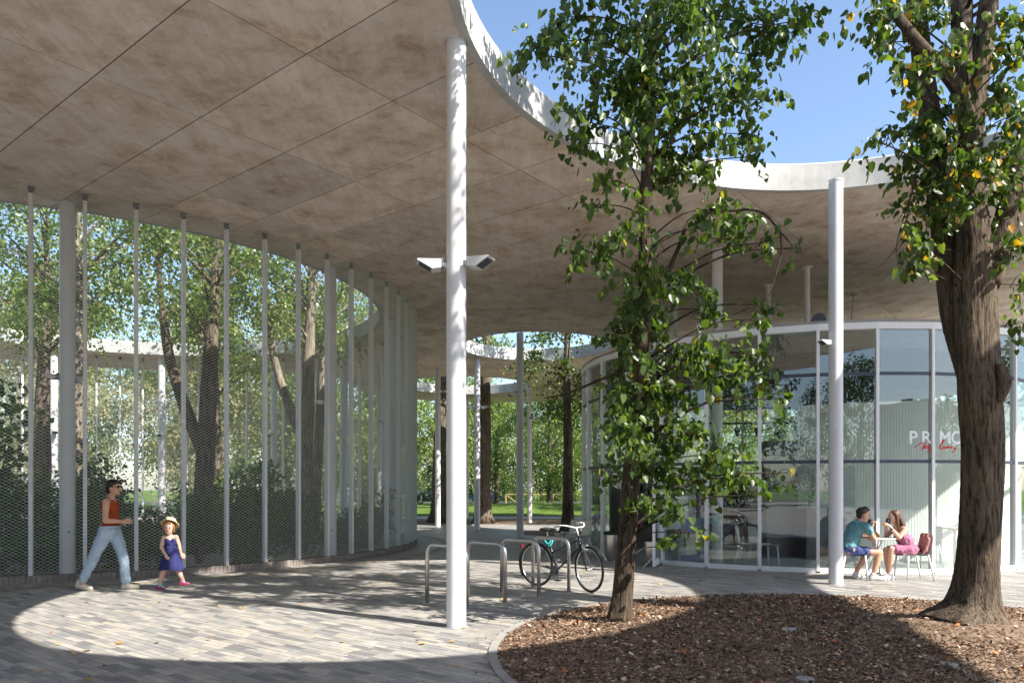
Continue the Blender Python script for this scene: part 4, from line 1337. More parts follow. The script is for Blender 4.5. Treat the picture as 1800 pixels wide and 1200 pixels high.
row([(-13, 66, 0, 1.1), (-20, 62, 1, 1.15), (-29, 68, 2, 1.2), (-38, 60, 1, 1.2), (-46, 56, 0, 1.2), (-52, 70, 2, 1.3)], "distant green tree in the park behind the mesh fence", "distant trees behind the courtyard")
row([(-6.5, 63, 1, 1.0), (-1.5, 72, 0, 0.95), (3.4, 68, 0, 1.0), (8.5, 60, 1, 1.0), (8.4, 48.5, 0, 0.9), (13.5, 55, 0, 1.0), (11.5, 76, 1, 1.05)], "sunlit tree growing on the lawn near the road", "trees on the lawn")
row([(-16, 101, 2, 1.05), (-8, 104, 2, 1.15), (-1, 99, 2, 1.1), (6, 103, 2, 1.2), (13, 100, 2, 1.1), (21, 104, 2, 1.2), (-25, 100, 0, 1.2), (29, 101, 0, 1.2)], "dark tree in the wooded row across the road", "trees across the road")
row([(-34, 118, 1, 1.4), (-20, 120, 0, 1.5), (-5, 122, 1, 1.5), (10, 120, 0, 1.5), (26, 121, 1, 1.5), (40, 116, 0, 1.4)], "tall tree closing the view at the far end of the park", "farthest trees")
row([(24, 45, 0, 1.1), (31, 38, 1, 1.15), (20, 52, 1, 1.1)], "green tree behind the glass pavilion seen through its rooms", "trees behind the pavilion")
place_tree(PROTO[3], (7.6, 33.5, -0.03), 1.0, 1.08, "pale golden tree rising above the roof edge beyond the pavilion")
row([(12, -44, 2, 1.0), (24, -58, 2, 1.1), (52, -34, 2, 1.0), (2, -44, 2, 1.0), (-14, -46, 2, 1.0), (-28, -46, 2, 1.0), (62, -48, 2, 1.2), (42, -60, 2, 1.1), (70, -20, 2, 1.1), (-42, -48, 2, 1.1), (60, -6, 2, 1.0), (64, 8, 2, 1.1), (58, -30, 2, 1.0), (60, 22, 2, 1.0), (66, -26, 2, 0.8), (74, -34, 2, 0.8)], "unseen tree across the street added for the cafe glass reflections", "added trees across the street")  # unseen row, added to cover the bare horizon in the glass reflections
row([(-34, -14, 2, 1.0), (-41, -24, 2, 1.1), (-30, -30, 0, 1.0), (-48, -10, 2, 1.1), (-22, -36, 2, 1.0), (-38, -36, 1, 1.0), (-52, 6, 2, 1.1), (-20, -22, 0, 0.9)], "green tree behind the plaza mirrored in the cafe's side glass", "added trees behind the plaza")  # out of view; added so the side panes mirror no bare horizon

# ------------------------------------------------------------------ shrubs and flowers in the courtyard
def shrub_mesh(seed, w_, h, nl, ls):
    rng = np.random.default_rng(seed); random.seed(seed)
    Ps, Ds, Ns = [], [], []
    mb = MB()
    for i in range(16):
        a = rng.uniform(0, 6.28); r_ = w_ * math.sqrt(rng.random()) * 0.8; z = h * rng.uniform(0.25, 0.9)
        c = (r_ * math.cos(a), r_ * math.sin(a), z)
        P, D, N_ = clump(c, (w_ * .35, w_ * .35, h * .22), nl // 16, rng, 0.1, 0.05)
        Ps.append(P); Ds.append(D); Ns.append(N_)
        mb.tube(catmull([(c[0] * .15, c[1] * .15, 0), (c[0] * .6, c[1] * .6, z * .55), c], 3), lerp_list([.014, .01, .004], 7), 5)
    P, D, N_ = np.concatenate(Ps), np.concatenate(Ds), np.concatenate(Ns)
    P[:, 2] = np.maximum(P[:, 2], 0.06)
    n = len(P)
    return mb.mesh("stems", M['bark2']), scatter("foliage", P, D, N_, rng.uniform(.6, 1.2, n) * ls, *DIAMOND, M['shrub'], tint(n, rng, 0, 1, 0.0))
SH = [shrub_mesh(401, 0.75, 1.15, 1500, 0.085), shrub_mesh(402, 0.6, 1.7, 1500, 0.085), shrub_mesh(403, 0.95, 0.9, 1600, 0.075)]
FLW = MB()
for i in range(46):
    c = Vector((g.gauss(0, .28), g.gauss(0, .28), g.uniform(0.95, 1.5)))
    for k in range(5):
        a = 6.28 * k / 5
        FLW.face([c, c + Vector((.03 * math.cos(a), .03 * math.sin(a), .012)), c + Vector((.05 * math.cos(a + .6), .05 * math.sin(a + .6), .02)), c + Vector((.03 * math.cos(a + 1.2), .03 * math.sin(a + 1.2), .012))])
FLM = FLW.mesh("blossom", M['petal'])
def shrub(k, x, y, s, lab, grp=None, flower=False):
    t = empty("flowering_shrub" if flower else "shrub", (x, y, 0.045), g.uniform(0, 6.28), lab, "shrub", grp)
    t.scale = (s, s, s * g.uniform(.9, 1.15))
    link("stems", SH[k][0], t); link("foliage", SH[k][1], t)
    if flower: link("blossom", FLM, t)
for i in range(17):
    a = R(-83 + i * 5.3); r_ = YF - 1.0 - 0.35 * (i % 2)
    shrub(i % 3, YARD.x + r_ * math.cos(a), YARD.y + r_ * math.sin(a), g.uniform(.6, .9), "leafy shrub just inside the mesh fence, " + NTH[i] + " from the left", "shrubs along the inner side of the fence")
for i in range(15):
    a = R(-84 + i * 9.0); r_ = YF - 3.0 - 0.8 * (i % 3)
    shrub((i + 1) % 3, YARD.x + r_ * math.cos(a), YARD.y + r_ * math.sin(a), (g.uniform(1.5, 2.2) if i in (0, 1, 13, 14) else g.uniform(0.75, 1.0)), "tall green shrub in the courtyard's sunlit middle, " + NTH[i] + " from the left", "shrubs in the middle of the courtyard")
for (px, Y) in ((168, 16.6), (432, 19.0), (30, 16.5)):
    p = at(px, 900, Y)
    shrub(1, p.x, p.y, 1.25, {168: "pink flowering shrub behind the walking woman", 432: "pink flowering shrub in the courtyard past the child", 30: "pink flowering shrub behind the mesh at the outermost column"}[px], None, True)
for i in range(9):
    x = -6 + i * 2.0
    shrub(0, x, 93.5 + (i % 2), 1.0, "small round bush along the far road, " + NTH[i] + " from the left", "bushes along the road")

# ------------------------------------------------------------------ bicycle stands
def hoop(p, q, h=0.80, r=0.030, cr=0.14):
    d = (q - p).normalized()
    pts = [p.copy(), p + Vector((0, 0, h - cr))]
    for i in range(1, 7):
        a = math.pi / 2 * i / 6
        pts.append(p + d * (cr - cr * math.cos(a)) + Vector((0, 0, h - cr + cr * math.sin(a))))
    for i in range(0, 7):
        a = math.pi / 2 * i / 6
        pts.append(q - d * (cr - cr * math.sin(a)) + Vector((0, 0, h - cr + cr * math.cos(a))))
    pts.append(q.copy())
    return pts
hs = [((751, 1060), (820, 1071), "steel bicycle stand partly hidden by the big white column"), ((822, 1050), (888, 1060), "second steel bicycle stand from the big white column"),
      ((882, 1041), (947, 1049), "steel bicycle stand next to the bicycle's rear wheel"), ((937, 1032), (1000, 1040), "steel bicycle stand the bicycle leans on")]
for a, b, lab in hs:
    p, q = gp(*a), gp(*b)
    t = empty("bicycle_stand", p, label=lab, cat="bicycle stand", group="row of steel bicycle stands")
    mb = MB(); mb.tube(hoop(p, q), 0.028, 14); mb.build("hoop", M['steel'], t, origin=p, smooth=True)
    for c in (p, q):
        mb = MB(); mb.cyl((c.x, c.y), 0.05, 0.0, 0.008, 14); mb.build("foot_plate", M['steel'], t, origin=p)

# ------------------------------------------------------------------ bicycle
BK = plain("bicycle_black", (0.025, 0.027, 0.03), 0.3); RUB = plain("rubber", (0.02, 0.02, 0.02), 0.8); TEAL = plain("teal_lock", (0.03, 0.35, 0.36), 0.5)
RW, FW = gp(944, 1029), gp(1036, 1040)
bd = (FW - RW).normalized(); WB = 1.07
bike = empty("bicycle", RW, math.atan2(bd.y, bd.x), "black city bicycle with white handlebar leaning against a steel stand", "bicycle")
bike.rotation_euler = (R(3), 0, math.atan2(bd.y, bd.x))
wr = 0.335
def wheel(cx, rz, name):
    t = MB()
    ring = [(wr * math.cos(2 * math.pi * k / 36), 0, wr * math.sin(2 * math.pi * k / 36)) for k in range(37)]
    t.tube(ring, 0.017, 8, 0, False)
    ring2 = [((wr - .022) * math.cos(2 * math.pi * k / 36), 0, (wr - .022) * math.sin(2 * math.pi * k / 36)) for k in range(37)]
    wh = empty(name, (cx, 0, wr + 0.012), rz); wh.parent = bike
    t.build("tyre", RUB, wh, smooth=True)
    t2 = MB(); t2.tube(ring2, 0.010, 6, 0, False); t2.build("rim", M['steel'], wh, smooth=True)
    sp_ = MB()
    for k in range(28):
        a = 2 * math.pi * k / 28
        sp_.tube([(0.022 * math.cos(a + .8), (0.028 if k % 2 else -0.028), 0.022 * math.sin(a + .8)), ((wr - .025) * math.cos(a), 0, (wr - .025) * math.sin(a))], 0.0013, 4)
    sp_.tube([(0, -.05, 0), (0, .05, 0)], 0.02, 10)
    sp_.build("spokes", M['steel'], wh)
    return wh
wheel(0, 0, "rear_wheel"); wheel(WB, R(-14), "front_wheel")
za = wr + 0.012
BB = Vector((0.44, 0, 0.29)); ST = Vector((0.27, 0, 0.78)); HT = Vector((0.885, 0, 0.84)); HB = Vector((0.925, 0, 0.68))
fr = MB()
fr.tube([BB, ST], 0.016, 8); fr.tube([BB, HB], 0.016, 8); fr.tube([BB.lerp(ST, .55), HT + Vector((0, 0, -.06))], 0.013, 8); fr.tube([HB, HT], 0.019, 8)
for s in (-1, 1):
    fr.tube([BB, (0.0, s * .055, za)], 0.009, 6); fr.tube([BB.lerp(ST, .85), (0.0, s * .055, za)], 0.008, 6)
fr.build("frame", BK, bike, smooth=True)
fk = MB()
for s in (-1, 1): fk.tube(catmull([HB + Vector((0.005, s * .02, -.01)), (0.985, s * .05, 0.55), (WB, s * .052, za)], 5), 0.011, 6)
fk.build("fork", BK, bike, smooth=True)
for cx, a0, a1 in ((0, 20, 215), (WB, 25, 165)):
    mg = MB()
    for i in range(18):
        t0, t1 = R(a0 + (a1 - a0) * i / 18), R(a0 + (a1 - a0) * (i + 1) / 18)
        rr2 = wr + .028
        P = [(cx + rr2 * math.cos(t), yy, za + rr2 * math.sin(t)) for t, yy in ((t0, -.026), (t1, -.026), (t1, .026), (t0, .026))]
        mg.face(P)
    mg.build("mudguard", BK, bike)
sd_ = MB(); sd_.ell(ST + Vector((-.03, 0, .14)), (0.13, 0.085, 0.035), 0); sd_.ell(ST + Vector((.09, 0, .145)), (0.10, 0.035, 0.025), 0)
sd_.build("saddle", RUB, bike, smooth=True)
mb = MB(); mb.tube([ST, ST + Vector((-.02, 0, .12))], 0.012, 8); mb.build("seat_post", M['steel'], bike)
mb = MB()
mb.tube([HT, HT + Vector((-.03, 0, .12))], 0.013, 8)
hb_ = HT + Vector((-.03, 0, .13))
mb.tube(catmull([hb_ + Vector((-.20, .27, .03)), hb_ + Vector((-.06, .24, .05)), hb_ + Vector((.05, .10, .01)), hb_, hb_ + Vector((.05, -.10, .01)), hb_ + Vector((-.06, -.24, .05)), hb_ + Vector((-.20, -.27, .03))], 6), 0.012, 8)
mb.build("handlebar", plain("pale_bar_tape", (0.72, 0.70, 0.66), 0.5), bike, smooth=True)
mb = MB()
for s in (-1, 1): mb.tube([hb_ + Vector((-.21, s * .272, .03)), hb_ + Vector((-.10, s * .255, .048))], 0.018, 8)
mb.build("grips", plain("white_grip", (0.75, 0.73, 0.70), 0.6), bike)
mb = MB(); mb.tube([BB + Vector((0, -.05, 0)), BB + Vector((0, -.058, 0))], 0.08, 20); mb.build("chainring", M['darksteel'], bike)
mb = MB(); mb.tube([BB + Vector((0, -.075, 0)), BB + Vector((.11, -.085, -.13))], 0.010, 6); mb.box(BB + Vector((.12, -.13, -.135)), (.09, .08, .02)); mb.tube([BB + Vector((0, .075, 0)), BB + Vector((-.11, .085, .13))], 0.010, 6); mb.box(BB + Vector((-.12, .13, .135)), (.09, .08, .02))
mb.build("crank_and_pedals", M['darksteel'], bike)
mb = MB(); mb.tube([BB + Vector((0, -.054, .098)), (0.0, -.054, za + .035)], 0.005, 4); mb.tube([BB + Vector((0, -.054, -.098)), (0.0, -.054, za - .035)], 0.005, 4); mb.build("chain", M['darksteel'], bike)
mb = MB(); mb.tube([HB + Vector((.04, 0, .0)), HB + Vector((.12, 0, .0))], [0.03, 0.045], 10); mb.build("headlamp", plain("lamp_chrome", (.8, .8, .8), .2, 1.0), bike)
mb = MB(); mb.tube([(-.28, 0, .63), (-.32, 0, .63)], 0.03, 8); mb.build("rear_lamp", plain("red_lamp", (.25, .02, .02), .3), bike)
mb = MB()
ringp = [ST + Vector((-.02 + .075 * math.cos(a), .06 * math.sin(a), -.03 + .05 * math.sin(a * 2))) for a in [2 * math.pi * k / 20 for k in range(21)]]
mb.tube(ringp, 0.014, 6, 0, False); mb.tube([p + Vector((.01, .02, -.035)) for p in ringp], 0.013, 6, 0, False)
mb.build("coiled_lock", TEAL, bike, smooth=True)
mb = MB(); mb.tube(catmull([hb_ + Vector((-.08, -.24, .03)), hb_ + Vector((.12, -.16, -.06)), HB + Vector((.03, -.02, .08))], 6), 0.003, 4); mb.tube(catmull([hb_ + Vector((-.08, .24, .03)), hb_ + Vector((.14, .14, -.08)), HB + Vector((.03, .02, .05))], 6), 0.003, 4)
mb.build("brake_cables", BK, bike)
# ------------------------------------------------------------------ cafe chairs, table, bins
CHW = plain("chair_plastic", (0.70, 0.69, 0.66), 0.45, 0, 0.5, 0.03)
def chair_meshes():
    """shell chair facing +x: seat and back in one bent sheet, four tapering legs"""
    prof = [(0.23, 0.430), (0.20, 0.445), (0.10, 0.440), (-0.05, 0.430), (-0.16, 0.435), (-0.205, 0.47), (-0.225, 0.54), (-0.245, 0.64), (-0.262, 0.74), (-0.270, 0.80)]
    half = [0.20, 0.215, 0.225, 0.225, 0.22, 0.215, 0.215, 0.215, 0.205, 0.17]
    mb = MB()
    nx = 8
    for side in (0, 1):
        V = []
        for (x, z), h in zip(prof, half):
            for i in range(nx + 1):
                t = -1 + 2 * i / nx
                c = 0.018 * t * t
                V.append((x + (c if z > 0.5 else 0) + (0 if side == 0 else -0.004), t * h, z + (c if z < 0.5 else 0) - (0.014 if side else 0)))
        Fs = [(j * (nx + 1) + i, j * (nx + 1) + i + 1, (j + 1) * (nx + 1) + i + 1, (j + 1) * (nx + 1) + i) for j in range(len(prof) - 1) for i in range(nx)]
        if side: Fs = [tuple(reversed(f)) for f in Fs]
        mb.raw(V, Fs)
    shell = mb.mesh("seat_shell", CHW, smooth=True)
    legs = []
    for sx, sy in ((1, 1), (1, -1), (-1, 1), (-1, -1)):
        m2 = MB()
        m2.tube([(sx * .17, sy * .19, .435), (sx * .185 - (.0 if sx > 0 else .03), sy * .205, .22), (sx * .20 - (.0 if sx > 0 else .06), sy * .215, 0)], [0.019, 0.016, 0.012], 8)
        legs.append(m2.mesh("leg", CHW, smooth=True))
    return shell, legs
CHM = chair_meshes()
def chair(x, y, rz, label, z=0.0, grp="white plastic cafe chairs"):
    t = empty("cafe_chair", (x, y, z), rz, label, "chair", grp)
    link("seat_shell", CHM[0], t)
    for l in CHM[1]: link("leg", l, t)
    return t
PG = gp(1502.6, 1018)                       # where the seated group stands
def PL_(x, y=0.0, z=0.0): return Vector((PG.x + x, PG.y + y, z))
chair(PG.x - 0.08, PG.y, 0.0, "white plastic chair under the seated man beside the column")
chW = chair(PG.x + 0.98, PG.y - 0.02, math.pi, "white plastic chair under the seated woman")
chair(1.60, 17.9, R(205), "white chair nearest the bicycle handlebar outside the glass", grp="chairs standing by the glass corner")
chair(1.33, 18.6, R(200), "white chair at the back of three by the glass corner, beside the dark trunk", grp="chairs standing by the glass corner")
chair(1.52, 19.35, R(190), "white chair hidden deepest of the three by the glass corner", grp="chairs standing by the glass corner")
p = on_glass(1348, 985, PAVR - 0.42); chair(p.x - 0.05, p.y, R(8), "white slatted chair inside the cafe facing the dark counter", 0.03)
p = on_glass(1318, 990, PAVR - 0.40); chair(p.x + 0.0, p.y + 0.02, R(-25), "white chair inside the cafe tucked close behind the window mullion", 0.03)
p = on_glass(1625, 985, PAVR - 0.9); chair(p.x, p.y, R(180), "pale chair inside the cafe behind the seated woman", 0.03)

tb = empty("cafe_table", PL_(0.40, 0.05), label="small round white cafe table between the seated couple", cat="table")
mb = MB(); mb.lathe((0, 0, 0), [(0.001, .695), (0.31, .695), (0.325, .705), (0.325, .715), (0.315, .722), (0.001, .722)], 32); mb.build("table_top", CHW, tb)
for k in range(4):
    a = R(45 + 90 * k)
    mb = MB(); mb.tube([(0.10 * math.cos(a), .10 * math.sin(a), .70), (-.02 * math.cos(a), -.02 * math.sin(a), .42), (0.20 * math.cos(a + math.pi), .20 * math.sin(a + math.pi), .0)], 0.012, 8)
    mb.build("leg", CHW, tb)
# inner table behind the glass
p = on_glass(1700, 985, PAVR - 0.9)
t2 = empty("cafe_table", (p.x, p.y, 0.03), label="long pale table inside the cafe behind the thick trunk", cat="table")
mb = MB(); mb.box((0, 0, .73), (0.9, 0.6, 0.03)); mb.build("table_top", plain("pale_wood_top", (.55, .43, .30), .4), t2)
for sx in (-1, 1):
    for sy in (-1, 1):
        mb = MB(); mb.box((sx * .4, sy * .25, .357), (.04, .04, .714)); mb.build("leg", CHW, t2)

def bin_(x, y, h, lab):
    t = empty("waste_bin", (x, y, 0), label=lab, cat="bin")
    mb = MB(); mb.lathe((0, 0, 0), [(0.001, 0.0), (0.155, 0.0), (0.16, 0.01), (0.175, h - .01), (0.175, h), (0.16, h), (0.15, .05)], 24); mb.build("body", M['steel'], t, smooth=True)
    mb = MB(); mb.lathe((0, 0, 0), [(0.184, h - .06), (0.190, h - .03), (0.187, h + .006), (0.15, h + .008), (0.14, h - .05)], 24); mb.build("bin_liner", RUB, t, smooth=True)
p = gp(1076, 984); bin_(p.x, p.y, 0.62, "tall steel waste bin with black liner standing behind the slim tree")
q = ppos(-3, PAVR + 0.30); bin_(PAVC.x + q.x - 0.02, PAVC.y + q.y - 0.05, 0.55, "steel bin beside the open glass door")

# notice board standing inside the door, with printed heading
nb_ = empty("notice_board", on_glass(1188, 985, PAVR - 0.7), label="pale notice board with dark red heading inside the open cafe door", cat="notice board")
nb_.location.z = 0.03
mb = MB(); mb.box((0, 0, 1.02), (0.50, 0.03, 0.72)); mb.build("board", plain("board_paper", (.70, .68, .64), .6), nb_)
for s in (-1, 1):
    mb = MB(); mb.box((s * .2, 0.03, .5), (.03, .03, 1.0)); mb.build("leg", M['darksteel'], nb_)
cu = bpy.data.curves.new("heading", 'FONT'); cu.body = "TOPAVIA"; cu.size = 0.115; cu.align_x = 'CENTER'; cu.extrude = 0.002; cu.materials.append(plain("heading_red", (.28, .06, .04), .6))
o = font_mesh("heading", cu, nb_); o.location = (0, -0.018, 1.24); o.rotation_euler = (R(90), 0, 0)
pb = empty("poster_stand", on_glass(1215, 985, PAVR - 0.55), label="low purple poster stand inside the cafe window", cat="stand"); pb.location.z = 0.03
mb = MB(); mb.box((0, 0, .45), (0.42, 0.05, 0.9)); mb.build("panel", plain("purple_board", (.13, .11, .24), .5), pb)
mb = MB(); mb.box((0, -.029, .38), (0.24, 0.006, 0.42)); mb.build("sheet", plain("poster_sheet", (.60, .54, .42), .6), pb)
# counter goods: coffee machine, cups
p = Vector((PAVC.x - 0.35, PAVC.y - 2.35, 1.13))
t = empty("coffee_cup", p + Vector((-.1, -.1, 0)), label="white coffee cup on the dark counter inside the cafe", cat="cup")
mb = MB(); mb.lathe((0, 0, 0), [(.001, 0), (.035, 0), (.05, .06), (.05, .07), (.044, .07), (.03, .01)], 16); mb.build("bowl", CHW, t)
mb = MB(); mb.lathe((0, 0, 0), [(.001, .001), (.075, .004), (.085, .012), (.07, .008)], 16); mb.build("saucer", CHW, t)
for i in range(7):
    x = PAVC.x - 3.2 + i * 0.55; y = PAVC.y - 1.0 + 0.15 * i
    t = empty("spot_lamp", (x, y, 2.95), label="black track spot lamp inside the cafe, " + NTH[i] + " from the left", cat="lamp", group="row of black spot lamps in the cafe")
    mb = MB(); mb.tube([(0, 0, 1.17), (0, 0, 0.1)], 0.008, 6); mb.build("rod", M['transom'], t)
    mb = MB(); mb.tube([(0, .03, .12), (0, -.08, -.06)], [0.05, 0.06], 12); mb.build("lamp_head", M['transom'], t)

# valve caps in the mulch
for (px, py, lab) in ((1387, 1107, "pale round ground cap in the mulch, in front of the slim column"), (1668, 1171, "pale round ground cap below the thick trunk"), (1415, 1194, "pale round ground cap nearest the picture's lower edge")):
    p = gp(px, py, 0.06); z = bed_h(p.x, p.y)
    t = empty("ground_cap", (p.x, p.y, z - 0.01), label=lab, cat="ground cap")
    mb = MB(); mb.lathe((0, 0, 0), [(.07, -.02), (.07, .034), (.062, .040), (.001, .042)], 20); mb.build("lid", M['kerb'], t)
    mb = MB(); mb.box((0, 0, .043), (.05, .012, .004)); mb.build("slot", M['darksteel'], t)

# ------------------------------------------------------------------ cars by the road, wooden barrier, neighbours' houses
def car(x, y, rz, col, lab):
    t = empty("parked_car", (x, y, 0.0), rz, lab, "car", "cars parked along the road")
    paint = plain("car_paint", col, 0.25, 0.3, 0.6, 0.03)
    body = [(-2.1, .35), (-2.15, .6), (-2.05, .88), (-1.6, .95), (-1.15, 1.36), (-.6, 1.46), (.3, 1.44), (1.0, .98), (1.75, .88), (2.12, .68), (2.15, .35), (1.7, .28), (-1.7, .28)]
    def ext(prof, hw, name, mat, taper=0.0):
        mb = MB(); n = len(prof)
        L = [(x_, -(hw - taper * max(0, z_ - .9)), z_) for x_, z_ in prof]; Rr = [(a, -b, c) for a, b, c in L]
        mb.raw(L + Rr, [tuple(range(n)), tuple(reversed(range(n, 2 * n)))] + [(i, i + n, (i + 1) % n + n, (i + 1) % n) for i in range(n)])
        return mb.build(name, mat, t)
    ext(body, .86, "body", paint, .28)
    ext([(-1.08, 1.0), (-.82, 1.32), (-.1, 1.38), (-.1, 1.0)], .862, "rear_window", M['transom'], .27)
    ext([(-.02, 1.0), (-.02, 1.38), (.25, 1.36), (.80, 1.0)], .862, "front_window", M['transom'], .27)
    for sx in (-1.35, 1.35):
        for sy in (-1, 1):
            wl_ = empty("wheel", (sx, sy * .80, .32)); wl_.parent = t
            mb = MB(); mb.tube([(0, -.1, 0), (0, .1, 0)], .32, 18); mb.build("tyre", RUB, wl_)
            mb = MB(); mb.tube([(0, -.108, 0), (0, .108, 0)], .2, 12); mb.build("rim", M['steel'], wl_)
    for sy in (-1, 1):
        mb = MB(); mb.box((2.10, sy * .6, .70), (.12, .36, .13)); mb.build("headlight", CHW, t)
        mb = MB(); mb.box((-2.10, sy * .65, .78), (.10, .30, .16)); mb.build("tail_light", plain("tail_red", (.4, .02, .02), .3), t)
car(-8.4, 79.5, R(8), (.03, .035, .05), "dark blue car parked beyond the end of the mesh fence")
car(-3.2, 80.5, R(185), (.015, .03, .06), "dark car parked behind the floodlit column's tree trunks")
car(9.6, 79.0, R(4), (.5, .5, .5), "silver car parked behind the pavilion's glass edge")
bar = empty("wooden_barrier", (3.4, 76, 0.02), label="low unpainted timber rail barrier beyond the grassy mound", cat="barrier")
WOOD = plain("raw_timber", (.45, .33, .18), .7)
for i in range(5):
    mb = MB(); mb.box((-4.0 + i * 2.4, 0, .55), (.1, .1, 1.1)); mb.build("post", WOOD, bar)
mb = MB(); mb.box((.8, .07, 1.05), (9.8, .05, .1)); mb.build("rail", WOOD, bar)
for i in (0, 2): 
    mb = MB(); mb.tube([(-4.0 + i * 2.4, 0.12, 1.0), (-4.0 + i * 2.4 + 1.3, .12, 0.05)], .04, 6); mb.build("brace", WOOD, bar)
for px, dy, lab in ((1096, 0, "tall timber tree stake standing beside the far slim column"), (1072, 0.0, "timber tree stake next to its twin on the lawn")):
    p = at(935 if px == 1096 else 925, 890, 62)
    t = empty("tree_stake", (p.x + (0.5 if px == 1096 else -0.6), 62, 0.1), label=lab, cat="stake")
    mb = MB(); mb.cyl((0, 0), .05, 0, 2.3, 8); mb.build("pole", WOOD, t)
    mb = MB(); mb.box((0, 0, 1.9), (.14, .14, .06)); mb.build("band", RUB, t)

def house(x, y, rz, w_, d, h, rh, wall, roof, lab):
    t = empty("house", (x, y, -.03), rz, lab, "house")
    WM, RM = plain("house_wall", wall, .8, 0, .2, .08, 1.0), plain("house_roof", roof, .7, 0, .3, .15, 2.0)
    mb = MB()
    V = [(-w_ / 2, -d / 2, 0), (w_ / 2, -d / 2, 0), (w_ / 2, d / 2, 0), (-w_ / 2, d / 2, 0)]
    V += [(a, b, h) for a, b, _ in V] + [(0, -d / 2, h + rh), (0, d / 2, h + rh)]
    mb.raw(V, [(0, 1, 5, 8, 4), (2, 3, 7, 9, 6), (1, 2, 6, 5), (3, 0, 4, 7)]); mb.build("wall", WM, t)
    mb = MB()
    for s in (-1, 1):
        e = .4; k = rh / (w_ / 2)
        a, b = (s * (w_ / 2 + e), h - k * e + .06), (0, h + rh + .06)
        for dz in (0,):
            P = [(a[0], -d / 2 - e, a[1]), (a[0], d / 2 + e, a[1]), (b[0], d / 2 + e, b[1]), (b[0], -d / 2 - e, b[1])]
            Q = [(p[0], p[1], p[2] + .15) for p in P]
            mb.raw(P + Q, [(0, 1, 2, 3), (4, 7, 6, 5), (0, 4, 5, 1), (1, 5, 6, 2), (3, 2, 6, 7), (0, 3, 7, 4)])
    rf = mb.build("roof", RM, t)
    mb = MB(); mb.box((w_ * .22, 0, h + rh * .95), (.7, .7, 1.8)); mb.build("chimney", WM, rf)
    for i in (-1, 0, 1):
        for z in ((1.5,) if h < 5 else (1.5, 4.3)):
            for fy in (-1, 1):
                wn_ = MB(); wn_.box((i * w_ * .28, fy * (d / 2 + .01), z), (1.2, .08, 1.5)); wo_ = wn_.build("window", CHW, t)
                wp = MB(); wp.box((i * w_ * .28, fy * (d / 2 + .045), z), (1.05, .03, 1.35)); wp.build("pane", M['transom'], wo_)
house(37, -38, R(-30), 9, 12, 4.6, 4.6, (.30, .31, .30), (.12, .12, .12), "dark gabled house across the street mirrored in the cafe window")
house(19.5, -52, R(10), 16, 10, 3.2, 2.2, (.32, .30, .27), (.12, .07, .05), "low house with chimney across the street mirrored in the glass")
house(-19, 88 + 22, R(3), 26, 10, 6.2, 2.5, (.62, .60, .56), (.20, .12, .09), "pale building beyond the road behind the courtyard trees")

# ------------------------------------------------------------------ people
SKIN = mat_noise("skin", [(0.3, (.50, .27, .18)), (.7, (.58, .33, .225))], 6, .55, 3, 0, spec=.35)
SKIN_PALE = mat_noise("fair_skin", [(0.3, (.60, .36, .27)), (.7, (.68, .43, .33))], 6, .55, 3, 0, spec=.35)
def cloth(name, c, var=.14): return plain(name, c, .85, 0, .15, var, 9, .25)

def blob(name, parts, mat, parent, voxel=0.011, it=4, origin=(0, 0, 0), fold=0.0):
    """one continuous surface round tapered limbs and ellipsoids: ('c', p0, r0, p1, r1) and ('e', centre, radii[, matrix])"""
    mb = MB()
    for q in parts:
        if q[0] == 'c':
            _, p0, r0, p1, r1 = q
            p0, p1 = Vector(p0), Vector(p1)
            mb.tube([p0, p1], [r0, r1], 14); mb.ell(p0, (r0,) * 3); mb.ell(p1, (r1,) * 3)
        else:
            mb.ell(q[1], q[2], 0, 16, 10, q[3] if len(q) > 3 else None)
    me = mb.mesh(name, mat, origin)
    bm = bmesh.new(); bm.from_mesh(me); bmesh.ops.recalc_face_normals(bm, faces=bm.faces); bm.to_mesh(me); bm.free()
    tmp = bpy.data.objects.new("tmp", me)
    rm = tmp.modifiers.new("r", 'REMESH'); rm.mode = 'VOXEL'; rm.voxel_size = voxel
    s = tmp.modifiers.new("s", 'SMOOTH'); s.iterations = it; s.factor = 0.5
    dg = side_eval(tmp)
    out = bpy.data.meshes.new_from_object(tmp.evaluated_get(dg))
    bpy.data.objects.remove(tmp)
    out.name = name
    if not out.materials: out.materials.append(mat)
    if 'cotton' in mat.name or 'denim' in mat.name or 'linen' in mat.name or 'shorts' in mat.name or 'pink' in mat.name: fold = 0.015
    if 'hair' in mat.name: fold = 0.006
    if fold:
        from mathutils import noise as mnoise
        cs = [v.co.copy() for v in out.vertices]; ns = [v.normal.copy() for v in out.vertices]
        new = []
        for c, n_ in zip(cs, ns):
            new.extend(c + n_ * fold * (mnoise.noise(Vector((c.x * 16, c.y * 16, c.z * 9 + c.x * 9))) + 0.5 * mnoise.noise(c * 34)))
        out.vertices.foreach_set("co", new)
    out.polygons.foreach_set("use_smooth", [True] * len(out.polygons))
    return link(name, out, parent)

